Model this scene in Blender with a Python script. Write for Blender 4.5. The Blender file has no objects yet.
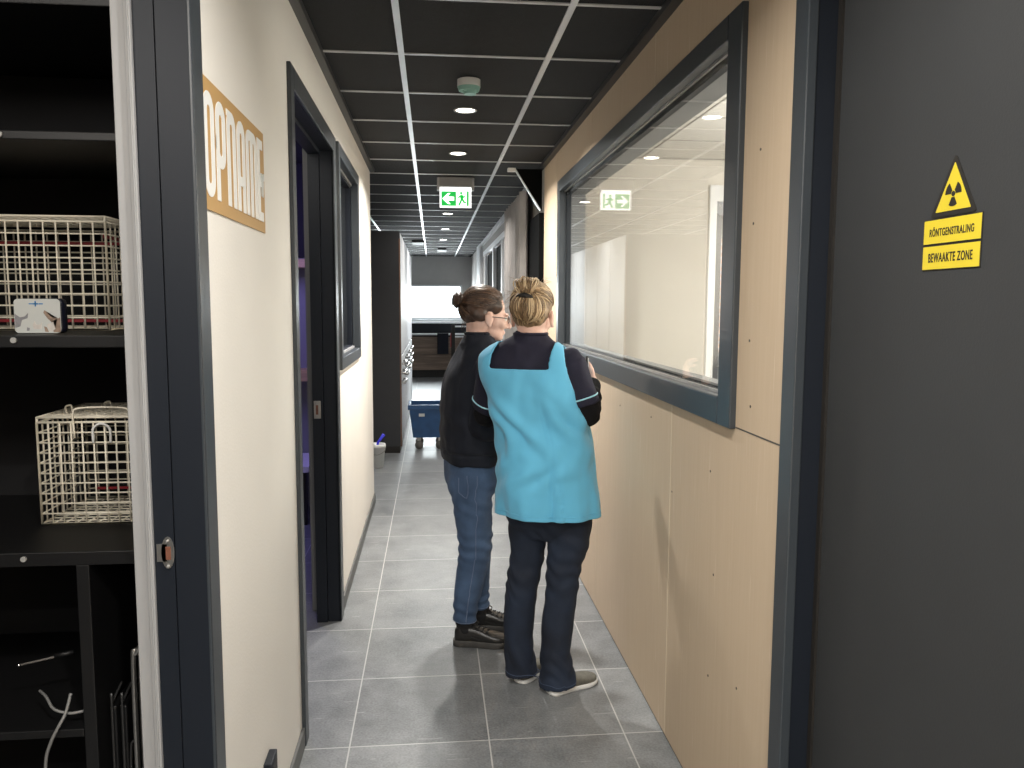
import bpy, bmesh, math, random
from mathutils import Vector, Matrix, noise
from mathutils.bvhtree import BVHTree
random.seed(7)
C = bpy.context.scene.collection
PI = math.pi
V = Vector
# ------------------------------------------------------------------ materials
MATS = {}
def mat(name, col, rough=.5, metal=0., var=0., vscale=8., bump=0., bscale=60., stretch=(1,1,1), emit=None, estr=0., spec=None, sheen=0., col2=None):
    m = bpy.data.materials.new(name); m.use_nodes = True
    nt = m.node_tree; b = nt.nodes['Principled BSDF']
    b.inputs['Base Color'].default_value = (*col, 1)
    b.inputs['Roughness'].default_value = rough
    b.inputs['Metallic'].default_value = metal
    if spec is not None: b.inputs['Specular IOR Level'].default_value = spec
    if sheen: b.inputs['Sheen Weight'].default_value = sheen
    if emit:
        b.inputs['Emission Color'].default_value = (*emit, 1); b.inputs['Emission Strength'].default_value = estr
    if var or bump or col2:
        tc = nt.nodes.new('ShaderNodeTexCoord'); mp = nt.nodes.new('ShaderNodeMapping')
        mp.inputs['Scale'].default_value = stretch
        nt.links.new(tc.outputs['Object'], mp.inputs['Vector'])
    if var or col2:
        n = nt.nodes.new('ShaderNodeTexNoise'); n.inputs['Scale'].default_value = vscale; n.inputs['Detail'].default_value = 5
        nt.links.new(mp.outputs[0], n.inputs['Vector'])
        r = nt.nodes.new('ShaderNodeValToRGB')
        r.color_ramp.elements[0].position = .3; r.color_ramp.elements[1].position = .7
        c1 = [max(0, c*(1-var)) for c in col]; c2 = col2 or [min(1, c*(1+var)) for c in col]
        r.color_ramp.elements[0].color = (*c1, 1); r.color_ramp.elements[1].color = (*c2, 1)
        nt.links.new(n.outputs['Fac'], r.inputs['Fac']); nt.links.new(r.outputs[0], b.inputs['Base Color'])
    if bump:
        n2 = nt.nodes.new('ShaderNodeTexNoise'); n2.inputs['Scale'].default_value = bscale; n2.inputs['Detail'].default_value = 4
        nt.links.new(mp.outputs[0], n2.inputs['Vector'])
        bp = nt.nodes.new('ShaderNodeBump'); bp.inputs['Strength'].default_value = bump; bp.inputs['Distance'].default_value = .01
        nt.links.new(n2.outputs['Fac'], bp.inputs['Height']); nt.links.new(bp.outputs[0], b.inputs['Normal'])
    MATS[name] = m
    return m

M_wall = mat('white_plaster', (.73,.70,.645), .85, var=.02, vscale=3, bump=.08, bscale=150)
M_wallcool = mat('grey_plaster', (.50,.49,.48), .85, var=.03)
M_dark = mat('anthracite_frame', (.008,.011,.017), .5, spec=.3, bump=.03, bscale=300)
M_dark2 = mat('anthracite_face_reflecting', (.036,.043,.050), .36, bump=.03, bscale=300)  # same frame anthracite, lightened for the reflected light on its faces
M_doorg = mat('dark_grey_door', (.027,.0285,.030), .55, bump=.05, bscale=260, var=.04)
M_black = mat('black_laminate', (.0045,.0045,.005), .5, bump=.05, bscale=200)
M_blackroom = mat('unlit_room_black', (.006,.006,.007), .9, var=.1)  # near-black puts the darkness of the unlit room into the colour
M_stripw = mat('pale_grey_trim', (.31,.312,.315), .5, var=.03)
M_tbar = mat('ceiling_runner_metal', (.72,.76,.80), .35, metal=.35, var=.05)
M_tbar2 = mat('ceiling_cross_metal', (.62,.63,.63), .4, metal=.35, var=.05)
M_edge = mat('ceiling_edge_profile', (.035,.035,.036), .4)
M_white = mat('white_plastic', (.80,.80,.78), .4, var=.02)
M_teal = mat('greenish_plastic', (.28,.52,.44), .4, var=.08)
M_steel = mat('brushed_steel', (.45,.44,.42), .35, metal=.9, var=.1, vscale=40)
M_rust = mat('rusty_brown', (.16,.06,.035), .6, var=.3, vscale=60)
M_chrome = mat('chrome', (.75,.75,.75), .15, metal=1)
M_wire = mat('cream_coated_wire', (.86,.80,.66), .4, var=.04)
M_red = mat('red_plastic', (.35,.03,.04), .5)
M_yel = mat('sign_yellow', (.60,.475,.028), .45, var=.02)
M_ink = mat('sign_black', (.012,.010,.008), .6)
M_basetile = mat('slate_skirting', (.10,.102,.10), .5, var=.1)
M_matt = mat('matt_black_board', (.004,.004,.004), .95, spec=.1)
M_green = mat('exit_green', (.02,.50,.10), .5, emit=(.01,.62,.08), estr=.55)
M_exitw = mat('exit_white_lit', (.8,.8,.8), .5, emit=(1,1,1), estr=1.5)
M_gold = mat('sign_ochre', (.46,.275,.095), .6, var=.02)
M_lamp = mat('lamp_lens', (.9,.9,.9), .5, emit=(1,.93,.82), estr=14)
M_ceilw = mat('white_ceiling_tile', (.80,.78,.74), .9, var=.015)
M_seam = mat('ceiling_seam', (.45,.43,.40), .8)
M_blue = mat('blue_plastic', (.020,.075,.19), .4, var=.15, vscale=12)
M_blueb = mat('bright_blue_plastic', (.05,.05,.75), .4)
M_rubber = mat('grey_rubber', (.14,.13,.12), .7)
M_rod = mat('black_rod', (.03,.03,.03), .4)
M_bolt = mat('dull_bolt', (.45,.45,.43), .5, metal=.3)
M_brownedge = mat('brown_edge', (.16,.09,.06), .6)
M_counter = mat('weathered_plank', (.20,.145,.11), .7, var=.45, vscale=3, stretch=(.6,1,9))
M_curtain = mat('grey_curtain', (.48,.45,.43), .9, var=.08, bump=.1)
M_taupe = mat('taupe_panel', (.30,.28,.265), .8, var=.05)
M_winwhite = mat('white_window_frame', (.78,.80,.82), .45)
M_skin = mat('skin', (.72,.44,.34), .5, var=.08, vscale=25, col2=(.80,.54,.45))
M_lip = mat('lips', (.45,.16,.14), .45)
M_eyew = mat('eye_white', (.8,.78,.75), .3)
M_iris = mat('iris', (.05,.04,.03), .2)
M_brown = mat('brown_hair', (.035,.019,.012), .42, var=.35, vscale=30, col2=(.085,.045,.027))
M_blond = mat('blond_hair', (.22,.13,.06), .5, var=.5, vscale=45, col2=(.42,.28,.15))
M_blond2 = mat('light_blond_strand', (.62,.46,.28), .45)
M_blond3 = mat('dark_blond_strand', (.13,.075,.035), .55)
M_brown2 = mat('light_brown_strand', (.12,.065,.035), .4)
M_brown3 = mat('dark_brown_strand', (.028,.014,.009), .45)
M_navy = mat('navy_fabric', (.016,.0155,.030), .85, spec=.3, var=.12, vscale=20, bump=.15, bscale=400)
M_jacket = mat('dark_navy_jacket', (.013,.0155,.024), .85, spec=.35, var=.15, vscale=15, bump=.15, bscale=350)
M_under = mat('black_undersleeve', (.006,.0055,.006), .9, spec=.2, bump=.2, bscale=250)
M_cyan = mat('cyan_fabric', (.115,.45,.68), .8, var=.05, vscale=10, bump=.12, bscale=500, sheen=.2)
M_pipe = mat('pale_blue_piping', (.36,.66,.76), .6)
M_jean = mat('mid_blue_denim', (.045,.085,.165), .85, var=.30, vscale=7, bump=.25, bscale=450, col2=(.085,.145,.26))
M_jeandk = mat('dark_navy_denim', (.007,.012,.026), .85, var=.3, vscale=6, bump=.25, bscale=450, col2=(.014,.025,.050))
M_stitch = mat('denim_stitch', (.16,.20,.30), .9)
M_stitchdk = mat('dark_denim_stitch', (.05,.07,.12), .9)
M_leather = mat('black_leather', (.018,.017,.016), .3, bump=.15, bscale=120)
M_lace = mat('black_lace', (.02,.02,.02), .8)
M_soleb = mat('dark_rubber_sole', (.055,.052,.048), .6, var=.2, vscale=40)
M_suede = mat('grey_olive_suede', (.12,.115,.095), .9, var=.15, vscale=60, bump=.2, bscale=300)
M_solew = mat('white_sole', (.72,.72,.70), .55)
M_sock = mat('black_sock', (.010,.010,.011), .9, bump=.3, bscale=400)
M_glassdk = mat('glasses_frame', (.05,.03,.025), .3)
M_grey = mat('mid_grey_paint', (.22,.22,.22), .7)
M_wood = mat('pale_wood', (.45,.30,.14), .6, var=.2, vscale=4, stretch=(1,10,10))
M_bright = mat('daylight_view', (.8,.85,.9), .6, emit=(.92,.97,1), estr=5)
M_brick = mat('daylit_glow_bricks', (.5,.3,.2), .8, var=.3, emit=(.6,.4,.28), estr=.8)  # emission stands in for daylight falling on the bricks
M_purple = mat('painted_wall_violet_lit', (.5,.48,.7), .8)
M_furg = mat('picture_grey_fur', (.25,.25,.27), .7, var=.2, vscale=80)
M_furb = mat('picture_brown_fur', (.28,.20,.15), .7, var=.3, vscale=80)
M_furp = mat('picture_pale_fur', (.62,.58,.54), .7, var=.1, vscale=80)
M_logo = mat('logo_blue', (.05,.22,.50), .5)
M_tin = mat('pale_tin', (.58,.60,.58), .35, var=.03)
M_tinside = mat('dark_blue_tin_side', (.010,.012,.026), .4)
M_cable = mat('grey_cable', (.20,.20,.195), .4)
M_holes = mat('screw_head', (.08,.07,.06), .5)
M_joint = mat('board_joint', (.62,.52,.38), .8)

def glass_mat():
    m = bpy.data.materials.new('window_glass'); m.use_nodes = True
    nt = m.node_tree; nt.nodes.clear()
    o = nt.nodes.new('ShaderNodeOutputMaterial'); mx = nt.nodes.new('ShaderNodeMixShader')
    t = nt.nodes.new('ShaderNodeBsdfTransparent'); g = nt.nodes.new('ShaderNodeBsdfGlossy')
    t.inputs[0].default_value = (.96,.97,.96,1); g.inputs['Roughness'].default_value = 0.0
    fr = nt.nodes.new('ShaderNodeFresnel'); ge = nt.nodes.new('ShaderNodeNewGeometry'); mr = nt.nodes.new('ShaderNodeMapRange')
    mr.inputs['To Min'].default_value = 1.42; mr.inputs['To Max'].default_value = 1/1.42   # same reflectance from both sides of the pane
    nt.links.new(ge.outputs['Backfacing'], mr.inputs['Value']); nt.links.new(mr.outputs[0], fr.inputs[0])
    nt.links.new(fr.outputs[0], mx.inputs[0]); nt.links.new(t.outputs[0], mx.inputs[1]); nt.links.new(g.outputs[0], mx.inputs[2])
    nt.links.new(mx.outputs[0], o.inputs[0]); return m
M_glass = glass_mat()

def floor_mat():
    m = bpy.data.materials.new('slate_tile'); m.use_nodes = True
    nt = m.node_tree; N = nt.nodes; L = nt.links; b = N['Principled BSDF']
    tc = N.new('ShaderNodeTexCoord'); sp = N.new('ShaderNodeSeparateXYZ'); L.new(tc.outputs['Object'], sp.inputs[0])
    def mth(op, a, bb):
        n = N.new('ShaderNodeMath'); n.operation = op
        for i, v in enumerate((a, bb)):
            if v is None: continue
            if isinstance(v, (int, float)): n.inputs[i].default_value = v
            else: L.new(v, n.inputs[i])
        return n.outputs[0]
    px, py, g = .489, .5078, .0026
    tx = mth('DIVIDE', mth('ADD', sp.outputs['X'], .298), px); ty = mth('DIVIDE', mth('SUBTRACT', sp.outputs['Y'], 2.672-.5078*30), py)
    fx = mth('FRACT', mth('ADD', tx, 40), None); fy = mth('FRACT', ty, None)
    ex = mth('MULTIPLY', mth('MINIMUM', fx, mth('SUBTRACT', 1, fx)), px); ey = mth('MULTIPLY', mth('MINIMUM', fy, mth('SUBTRACT', 1, fy)), py)
    edge = mth('LESS_THAN', mth('MINIMUM', ex, ey), g)
    # per tile tone
    cx = N.new('ShaderNodeCombineXYZ'); L.new(mth('FLOOR', mth('ADD', tx, 40), None), cx.inputs[0]); L.new(mth('FLOOR', ty, None), cx.inputs[1])
    wn = N.new('ShaderNodeTexWhiteNoise'); L.new(cx.outputs[0], wn.inputs['Vector'])
    n1 = N.new('ShaderNodeTexNoise'); n1.inputs['Scale'].default_value = 5; n1.inputs['Detail'].default_value = 9; n1.inputs['Roughness'].default_value = .7
    L.new(tc.outputs['Object'], n1.inputs['Vector'])
    n2 = N.new('ShaderNodeTexNoise'); n2.inputs['Scale'].default_value = 120; n2.inputs['Detail'].default_value = 3
    L.new(tc.outputs['Object'], n2.inputs['Vector'])
    fac = mth('ADD', mth('ADD', mth('MULTIPLY', n1.outputs['Fac'], .65), mth('MULTIPLY', n2.outputs['Fac'], .40)), mth('MULTIPLY', wn.outputs['Value'], .12))
    r = N.new('ShaderNodeValToRGB'); L.new(fac, r.inputs['Fac'])
    r.color_ramp.elements[0].position = .40; r.color_ramp.elements[0].color = (.10,.107,.112,1)
    r.color_ramp.elements[1].position = .80; r.color_ramp.elements[1].color = (.27,.28,.285,1)
    # scratches
    mp = N.new('ShaderNodeMapping'); mp.inputs['Scale'].default_value = (3, 26, 1); mp.inputs['Rotation'].default_value = (0,0,.6); L.new(tc.outputs['Object'], mp.inputs['Vector'])
    n3 = N.new('ShaderNodeTexNoise'); n3.inputs['Scale'].default_value = 2.2; n3.inputs['Detail'].default_value = 6; L.new(mp.outputs[0], n3.inputs['Vector'])
    scr = mth('MULTIPLY', mth('GREATER_THAN', n3.outputs['Fac'], .68), .35)
    m1 = N.new('ShaderNodeMix'); m1.data_type = 'RGBA'; L.new(scr, m1.inputs[0]); L.new(r.outputs[0], m1.inputs[6]); m1.inputs[7].default_value = (.46,.46,.45,1)
    m2 = N.new('ShaderNodeMix'); m2.data_type = 'RGBA'; L.new(edge, m2.inputs[0]); L.new(m1.outputs[2], m2.inputs[6]); m2.inputs[7].default_value = (.44,.44,.43,1)
    L.new(m2.outputs[2], b.inputs['Base Color'])
    L.new(mth('ADD', mth('MULTIPLY', n1.outputs['Fac'], .25), .30), b.inputs['Roughness'])
    bp = N.new('ShaderNodeBump'); bp.inputs['Strength'].default_value = .15; bp.inputs['Distance'].default_value = .004
    L.new(mth('SUBTRACT', n2.outputs['Fac'], mth('MULTIPLY', edge, 2)), bp.inputs['Height']); L.new(bp.outputs[0], b.inputs['Normal'])
    return m
M_floor = floor_mat()

def gyps_mat():
    m = bpy.data.materials.new('gypsum_fibre_board'); m.use_nodes = True
    nt = m.node_tree; N = nt.nodes; L = nt.links; b = N['Principled BSDF']; b.inputs['Roughness'].default_value = .75
    tc = N.new('ShaderNodeTexCoord')
    def ns(sc, scale, det=5, rot=0):
        mp = N.new('ShaderNodeMapping'); mp.inputs['Scale'].default_value = sc; mp.inputs['Rotation'].default_value = (rot,0,0); L.new(tc.outputs['Object'], mp.inputs['Vector'])
        n = N.new('ShaderNodeTexNoise'); n.inputs['Scale'].default_value = scale; n.inputs['Detail'].default_value = det; L.new(mp.outputs[0], n.inputs['Vector']); return n.outputs['Fac']
    def ramp(f, p0, c0, p1, c1):
        r = N.new('ShaderNodeValToRGB'); L.new(f, r.inputs[0]); r.color_ramp.elements[0].position = p0; r.color_ramp.elements[1].position = p1
        r.color_ramp.elements[0].color = (*c0,1); r.color_ramp.elements[1].color = (*c1,1); return r.outputs[0]
    base = ramp(ns((1,30,1.2), 3), .25, (.515,.40,.28), .8, (.55,.435,.31))
    scr = ramp(ns((1,90,3.2), 1.1, 4, .12), .66, (0,0,0), .73, (.5,.5,.5))
    mx = N.new('ShaderNodeMix'); mx.data_type = 'RGBA'; L.new(scr, mx.inputs[0]); L.new(base, mx.inputs[6]); mx.inputs[7].default_value = (.74,.64,.50,1)
    L.new(mx.outputs[2], b.inputs['Base Color'])
    return m
M_gyps = gyps_mat()

def ceil_mat():
    m = mat('black_ceiling_tile', (.0075,.008,.0085), .9, var=.25, vscale=60, bump=.25, bscale=220, stretch=(1,.35,1)); return m
M_ceil = ceil_mat()

# ------------------------------------------------------------------ mesh helpers
def link(name, me, m=None, parent=None):
    o = bpy.data.objects.new(name, me); C.objects.link(o)
    if m is not None:
        for q in (m if isinstance(m, (list, tuple)) else [m]): me.materials.append(q)
    if parent is not None: o.parent = parent
    return o
def bobj(name, bm, m, parent=None, smooth=False, recalc=True):
    if recalc: bmesh.ops.recalc_face_normals(bm, faces=bm.faces)
    me = bpy.data.meshes.new(name); bm.to_mesh(me); bm.free()
    if smooth:
        for p in me.polygons: p.use_smooth = True
    return link(name, me, m, parent)
def B(): return bmesh.new()
def box(bm, x0, x1, y0, y1, z0, z1, bev=0.):
    r = bmesh.ops.create_cube(bm, size=1)
    vs = r['verts']
    for v in vs:
        v.co = V(((x0+x1)/2 + v.co.x*abs(x1-x0), (y0+y1)/2 + v.co.y*abs(y1-y0), (z0+z1)/2 + v.co.z*abs(z1-z0)))
    if bev:
        es = list({e for v in vs for e in v.link_edges})
        bmesh.ops.bevel(bm, geom=es, offset=bev, segments=2, affect='EDGES', profile=.5)
def add_shape(bm, sh):
    vs = [bm.verts.new(v) for v in sh[0]]
    for f in sh[1]:
        try: bm.faces.new([vs[i] for i in f])
        except ValueError: pass
def frames(pts):
    T = []
    n = len(pts)
    for i in range(n):
        t = (pts[min(i+1,n-1)] - pts[max(i-1,0)]); T.append(t.normalized() if t.length > 1e-9 else V((0,0,1)))
    up = V((0,0,1)) if abs(T[0].z) < .9 else V((0,1,0))
    out = []; u = (up - T[0]*up.dot(T[0])).normalized()
    for t in T:
        u = (u - t*u.dot(t)); u = u.normalized() if u.length > 1e-6 else t.orthogonal().normalized()
        out.append((u, t.cross(u), t))
    return out
def crom(P, n):
    """catmull-rom resample of list of tuples (any dimension)"""
    if len(P) < 3 and n <= 1: return P
    out = []
    for i in range(len(P)-1):
        p0 = P[max(i-1,0)]; p1 = P[i]; p2 = P[i+1]; p3 = P[min(i+2,len(P)-1)]
        for k in range(n):
            t = k/n
            out.append(tuple(.5*((2*b)+(-a+c)*t+(2*a-5*b+4*c-d)*t*t+(-a+3*b-3*c+d)*t**3) for a,b,c,d in zip(p0,p1,p2,p3)))
    out.append(tuple(P[-1])); return out
def tube(pts, rad, sides=8, caps=True):
    pts = [V(p) for p in pts]; n = len(pts)
    rs = rad if isinstance(rad, (list, tuple)) else [rad]*n
    fr = frames(pts); vs = []; fs = []
    for p, r, (u, w, t) in zip(pts, rs, fr):
        for k in range(sides):
            a = 2*PI*k/sides; vs.append(p + (u*math.cos(a) + w*math.sin(a))*r)
    for i in range(n-1):
        for k in range(sides):
            a = i*sides+k; b = i*sides+(k+1) % sides; fs.append((a, b, b+sides, a+sides))
    if caps:
        fs.append(tuple(range(sides))[::-1]); fs.append(tuple((n-1)*sides+k for k in range(sides)))
    return vs, fs
def limb(keys, n=5, sides=20, flat=False):
    """closed round ended limb; keys (x,y,z,r)"""
    P = crom([tuple(k) for k in keys], n)
    pts = [V(p[:3]) for p in P]; rs = [p[3] for p in P]
    d0 = (pts[0]-pts[1]).normalized(); d1 = (pts[-1]-pts[-2]).normalized()
    pre = []; post = []
    for a in (80, 60, 35):
        a = math.radians(a); pre.append((pts[0]+d0*rs[0]*math.sin(a), rs[0]*math.cos(a))); post.insert(0, (pts[-1]+d1*rs[-1]*math.sin(a), rs[-1]*math.cos(a)))
    if flat: post = []
    pts = [p for p,_ in pre]+pts+[p for p,_ in post]; rs = [r for _,r in pre]+rs+[r for _,r in post]
    return tube(pts, rs, sides)
def ell(c, r, R=None, nu=20, nv=12):
    vs = []; fs = []; c = V(c)
    for j in range(1, nv):
        ph = PI*j/nv
        for i in range(nu):
            a = 2*PI*i/nu
            p = V((r[0]*math.sin(ph)*math.cos(a), r[1]*math.sin(ph)*math.sin(a), r[2]*math.cos(ph)))
            if R is not None: p = R @ p
            vs.append(c+p)
    t = V((0,0,r[2])); b = V((0,0,-r[2]))
    if R is not None: t = R @ t; b = R @ b
    vs.append(c+t); vs.append(c+b); T = len(vs)-2
    for j in range(nv-2):
        for i in range(nu):
            a = j*nu+i; bb = j*nu+(i+1) % nu; fs.append((a, a+nu, bb+nu, bb))
    for i in range(nu):
        fs.append((T, i, (i+1) % nu)); k = (nv-2)*nu; fs.append((T+1, k+(i+1) % nu, k+i))
    return vs, fs
def ringloft(rings, th, n=5, N=40, ex=2.3):
    """closed loft: rings (z,cx,cy,a,b); th heading"""
    P = crom([tuple(r) for r in rings], n); vs = []; fs = []
    for p in P:
        for k in range(N): vs.append(ringpt(p, 2*PI*k/N, th, ex))
    for i in range(len(P)-1):
        for k in range(N):
            a = i*N+k; b = i*N+(k+1) % N; fs.append((a, b, b+N, a+N))
    fs.append(tuple(range(N))[::-1]); fs.append(tuple((len(P)-1)*N+k for k in range(N)))
    return vs, fs
def ringpt(p, a, th, ex=2.3):
    z, cx, cy, A, Bd = p
    c, s = math.cos(a), math.sin(a)
    u = A*math.copysign(abs(c)**(2/ex), c); f = Bd*math.copysign(abs(s)**(2/ex), s)
    return V((cx + u*math.cos(th) + f*math.sin(th), cy - u*math.sin(th) + f*math.cos(th), z))
def fuse(shapes, voxel=.006, smooth=4, factor=.5):
    bm = B()
    for s in shapes: add_shape(bm, s)
    bmesh.ops.recalc_face_normals(bm, faces=bm.faces)
    me = bpy.data.meshes.new('tmp'); bm.to_mesh(me); bm.free()
    o = bpy.data.objects.new('tmp', me); C.objects.link(o)
    r = o.modifiers.new('r', 'REMESH'); r.mode = 'VOXEL'; r.voxel_size = voxel; r.adaptivity = 0
    if smooth:
        s = o.modifiers.new('s', 'SMOOTH'); s.factor = factor; s.iterations = smooth
    dg = bpy.context.evaluated_depsgraph_get(); dg.update()
    me2 = bpy.data.meshes.new_from_object(o.evaluated_get(dg))
    bpy.data.objects.remove(o); bpy.data.meshes.remove(me)
    for p in me2.polygons: p.use_smooth = True
    return me2
def displace(me, fn):
    ns = [v.normal.copy() for v in me.vertices]
    for v, n in zip(me.vertices, ns): v.co = v.co + n*fn(v.co)
    me.update()
def shift(me, d):
    for v in me.vertices: v.co = v.co - d
    me.update()
def empty(name, loc, label=None, cat=None, group=None):
    o = bpy.data.objects.new(name, None); C.objects.link(o); o.location = loc; o.empty_display_size = .1
    return tag(o, label, cat, group)
def tag(o, label=None, cat=None, group=None):
    if label: o['label'] = label
    if cat: o['category'] = cat
    if group: o['group'] = group
    return o
def struct(o): o['kind'] = 'structure'; return o
def sboxes(name, m, boxes, parent=None, bev=0.):
    bm = B()
    for b in boxes: box(bm, *b, bev=bev)
    o = bobj(name, bm, m, parent)
    if parent is None: struct(o)
    return o
def pboxes(name, m, boxes, parent, bev=0.):
    bm = B()
    for b in boxes: box(bm, *b, bev=bev)
    return bobj(name, bm, m, parent)
def cyl(bm, c, r, h, axis='z', seg=24, r2=None):
    M = Matrix.Translation(V(c))
    if axis == 'x': M = M @ Matrix.Rotation(PI/2, 4, 'Y')
    if axis == 'y': M = M @ Matrix.Rotation(-PI/2, 4, 'X')
    bmesh.ops.create_cone(bm, cap_ends=True, segments=seg, radius1=r, radius2=r if r2 is None else r2, depth=h, matrix=M)
def tubes_bm(lst, rad, sides=6):
    bm = B()
    for p in lst: add_shape(bm, tube(p, rad, sides))
    return bm
def poly_prism(bm, pts2, mapf, t0, t1):
    """extrude polygon pts2 (u,v) between depths through mapf(u,v,t)"""
    a = [bm.verts.new(mapf(u, v, t0)) for u, v in pts2]; b = [bm.verts.new(mapf(u, v, t1)) for u, v in pts2]
    bm.faces.new(a); bm.faces.new(b[::-1]); n = len(pts2)
    for i in range(n): bm.faces.new((a[i], b[i], b[(i+1) % n], a[(i+1) % n]))
def strip(bm, line, w, mapf, t0, t1, closed=False):
    n = len(line); L_ = []; R_ = []
    for i in range(n):
        p = V(line[i]).to_2d() if len(line[i]) == 3 else V(line[i])
        a = V(line[i-1]) if (i > 0 or closed) else None; b = V(line[(i+1) % n]) if (i < n-1 or closed) else None
        d1 = (p-a).normalized() if a is not None and (p-a).length > 1e-7 else None; d2 = (b-p).normalized() if b is not None and (b-p).length > 1e-7 else None
        d1 = d1 or d2; d2 = d2 or d1
        n1 = V((-d1.y, d1.x)); n2 = V((-d2.y, d2.x)); nn = (n1+n2).normalized(); k = 1/max(.5, nn.dot(n1))
        L_.append(p+nn*w/2*k); R_.append(p-nn*w/2*k)
    rng = n if closed else n-1
    for i in range(rng):
        j = (i+1) % n
        poly_prism(bm, [tuple(L_[i]), tuple(L_[j]), tuple(R_[j]), tuple(R_[i])], mapf, t0, t1)
def arc2(cx, cy, r, a0, a1, n=10): return [(cx+r*math.cos(math.radians(a0+(a1-a0)*i/n)), cy+r*math.sin(math.radians(a0+(a1-a0)*i/n))) for i in range(n+1)]
def text_mesh(name, txt, width, height, M, m, parent, extrude=.0006, bold=0.):
    cu = bpy.data.curves.new(name, 'FONT'); cu.body = txt; cu.size = 1; cu.align_x = 'CENTER'; cu.align_y = 'CENTER'; cu.extrude = .01; cu.offset = bold; cu.space_character = 1.12
    o = bpy.data.objects.new(name, cu); C.objects.link(o)
    dg = bpy.context.evaluated_depsgraph_get(); dg.update()
    me = bpy.data.meshes.new_from_object(o.evaluated_get(dg)); bpy.data.objects.remove(o)
    xs = [v.co.x for v in me.vertices]; ys = [v.co.y for v in me.vertices]
    sx = width/(max(xs)-min(xs)); sy = height/(max(ys)-min(ys)); ox = (max(xs)+min(xs))/2; oy = (max(ys)+min(ys))/2
    for v in me.vertices: v.co = M @ V(((v.co.x-ox)*sx, (v.co.y-oy)*sy, v.co.z/.01*extrude))
    me.update(); return link(name, me, m, parent)

# ------------------------------------------------------------------ measurements
XL, XR, ZC = -.462, .82, 2.549
WT = .105              # wall thickness
YE_L, YE_R = 6.15, 5.86
FT = 2.318             # top of frames

# ------------------------------------------------------------------ setting: shells
sboxes('floor', M_floor, [(-4, 4.2, -3.2, 19, -.1, 0)])
bm = B()
box(bm, -4, XR+.02, -3.2, 17.5, ZC+.006, ZC+.1); ceil = struct(bobj('ceiling', bm, M_ceil))
c0 = 3.3636
pboxes('main_runner', M_tbar, [(x-.012, x+.012, y0, y1, ZC, ZC+.02) for x, y0, y1 in [(-.1196,-3,17.45),(.4804,-3,17.45)]+[(-.7196-.6*k,6.2,17.45) for k in range(5)]], ceil)
pboxes('cross_runner', M_tbar2, [(XL+.03 if c0+.6*k < YE_L else -3.9, XR-.02, c0+.6*k-.0075, c0+.6*k+.0075, ZC+.001, ZC+.02) for k in range(-10, 24)], ceil)
pboxes('edge_profile', M_edge, [(XL, XL+.032, -3, YE_L+.03, ZC-.022, ZC+.02), (XR-.036, XR, -3, YE_R, ZC-.02, ZC+.02)], ceil)

# left wall with openings
LX0, LX1 = XL-WT, XL
sboxes('wall_left', M_wall, [
    (LX0, LX1, 1.665, 2.695, 0, 2.62), (LX0, LX1, 2.695, 3.88, FT-.01, 2.62), (LX0, LX1, 3.88, 3.995, 0, 2.62),
    (LX0, LX1, 3.995, 5.045, 0, 1.215), (LX0, LX1, 3.995, 5.045, FT, 2.62), (LX0, LX1, 5.045, YE_L, 0, 2.62),
    (LX0, LX1, .3, 1.665, FT, 2.62), (LX0, LX1, -3.2, .3, 0, 2.62)])
sboxes('baseboard_left', M_basetile, [(XL, XL+.010, 1.69, 2.70, 0, .07), (XL, XL+.010, 3.89, YE_L, 0, .07), (LX0, XL+.01, YE_L, YE_L+.01, 0, .07)])
# right wall of boards
RX0, RX1 = XR, XR+.13
sboxes('wall_right', M_gyps, [
    (RX0, RX1, 1.755, 2.085, .008, 2.62), (RX0, RX1, 2.085, 5.115, .008, 1.22), (RX0, RX1, 2.085, 5.115, FT-.008, 2.62), (RX0, RX1, 5.115, YE_R, .008, 2.62),
    (RX0, RX1, .45, 1.755, 2.36, 2.62), (RX0, RX1, -3.2, .45, .008, 2.62)])
sboxes('gap_shade_strip', M_ink, [(RX0+.003, RX1, 1.80, YE_R, 0, .0085)])  # black strip standing in for the shaded gap under the boards
# board joints and screws of the gypsum wall
wr = bpy.data.objects['wall_right']
pboxes('board_joint', M_joint, [(XR-.0008, XR+.001, 2.643-.004, 2.643+.004, .01, 1.21), (XR-.0008, XR+.001, 3.865-.003, 3.865+.003, .01, 1.21), (XR-.0008, XR+.001, 2.945-.004, 2.945+.004, 2.32, 2.53), (XR-.0008, XR+.001, 4.14-.003, 4.14+.003, 2.32, 2.53), (XR-.0008,XR+.001,5.3-.002,5.3+.002,.01,2.53)], wr)
pboxes('board_joint', M_holes, [(XR-.0006, XR+.001, 1.762, 2.07, 1.2085, 1.2125)], wr)
bm = B()
for y, z in [(1.96,1.93),(1.99,1.75),(1.99,1.45),(1.97,1.28),(2.25,1.05),(2.2,.75),(2.22,.43),(2.9,1.12),(3.4,1.1),(2.62,.9),(2.0,.5)]:
    cyl(bm, (XR-.0004, y, z), .0035, .002, 'x', 10)
bobj('screw_head', bm, M_holes, wr)

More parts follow.
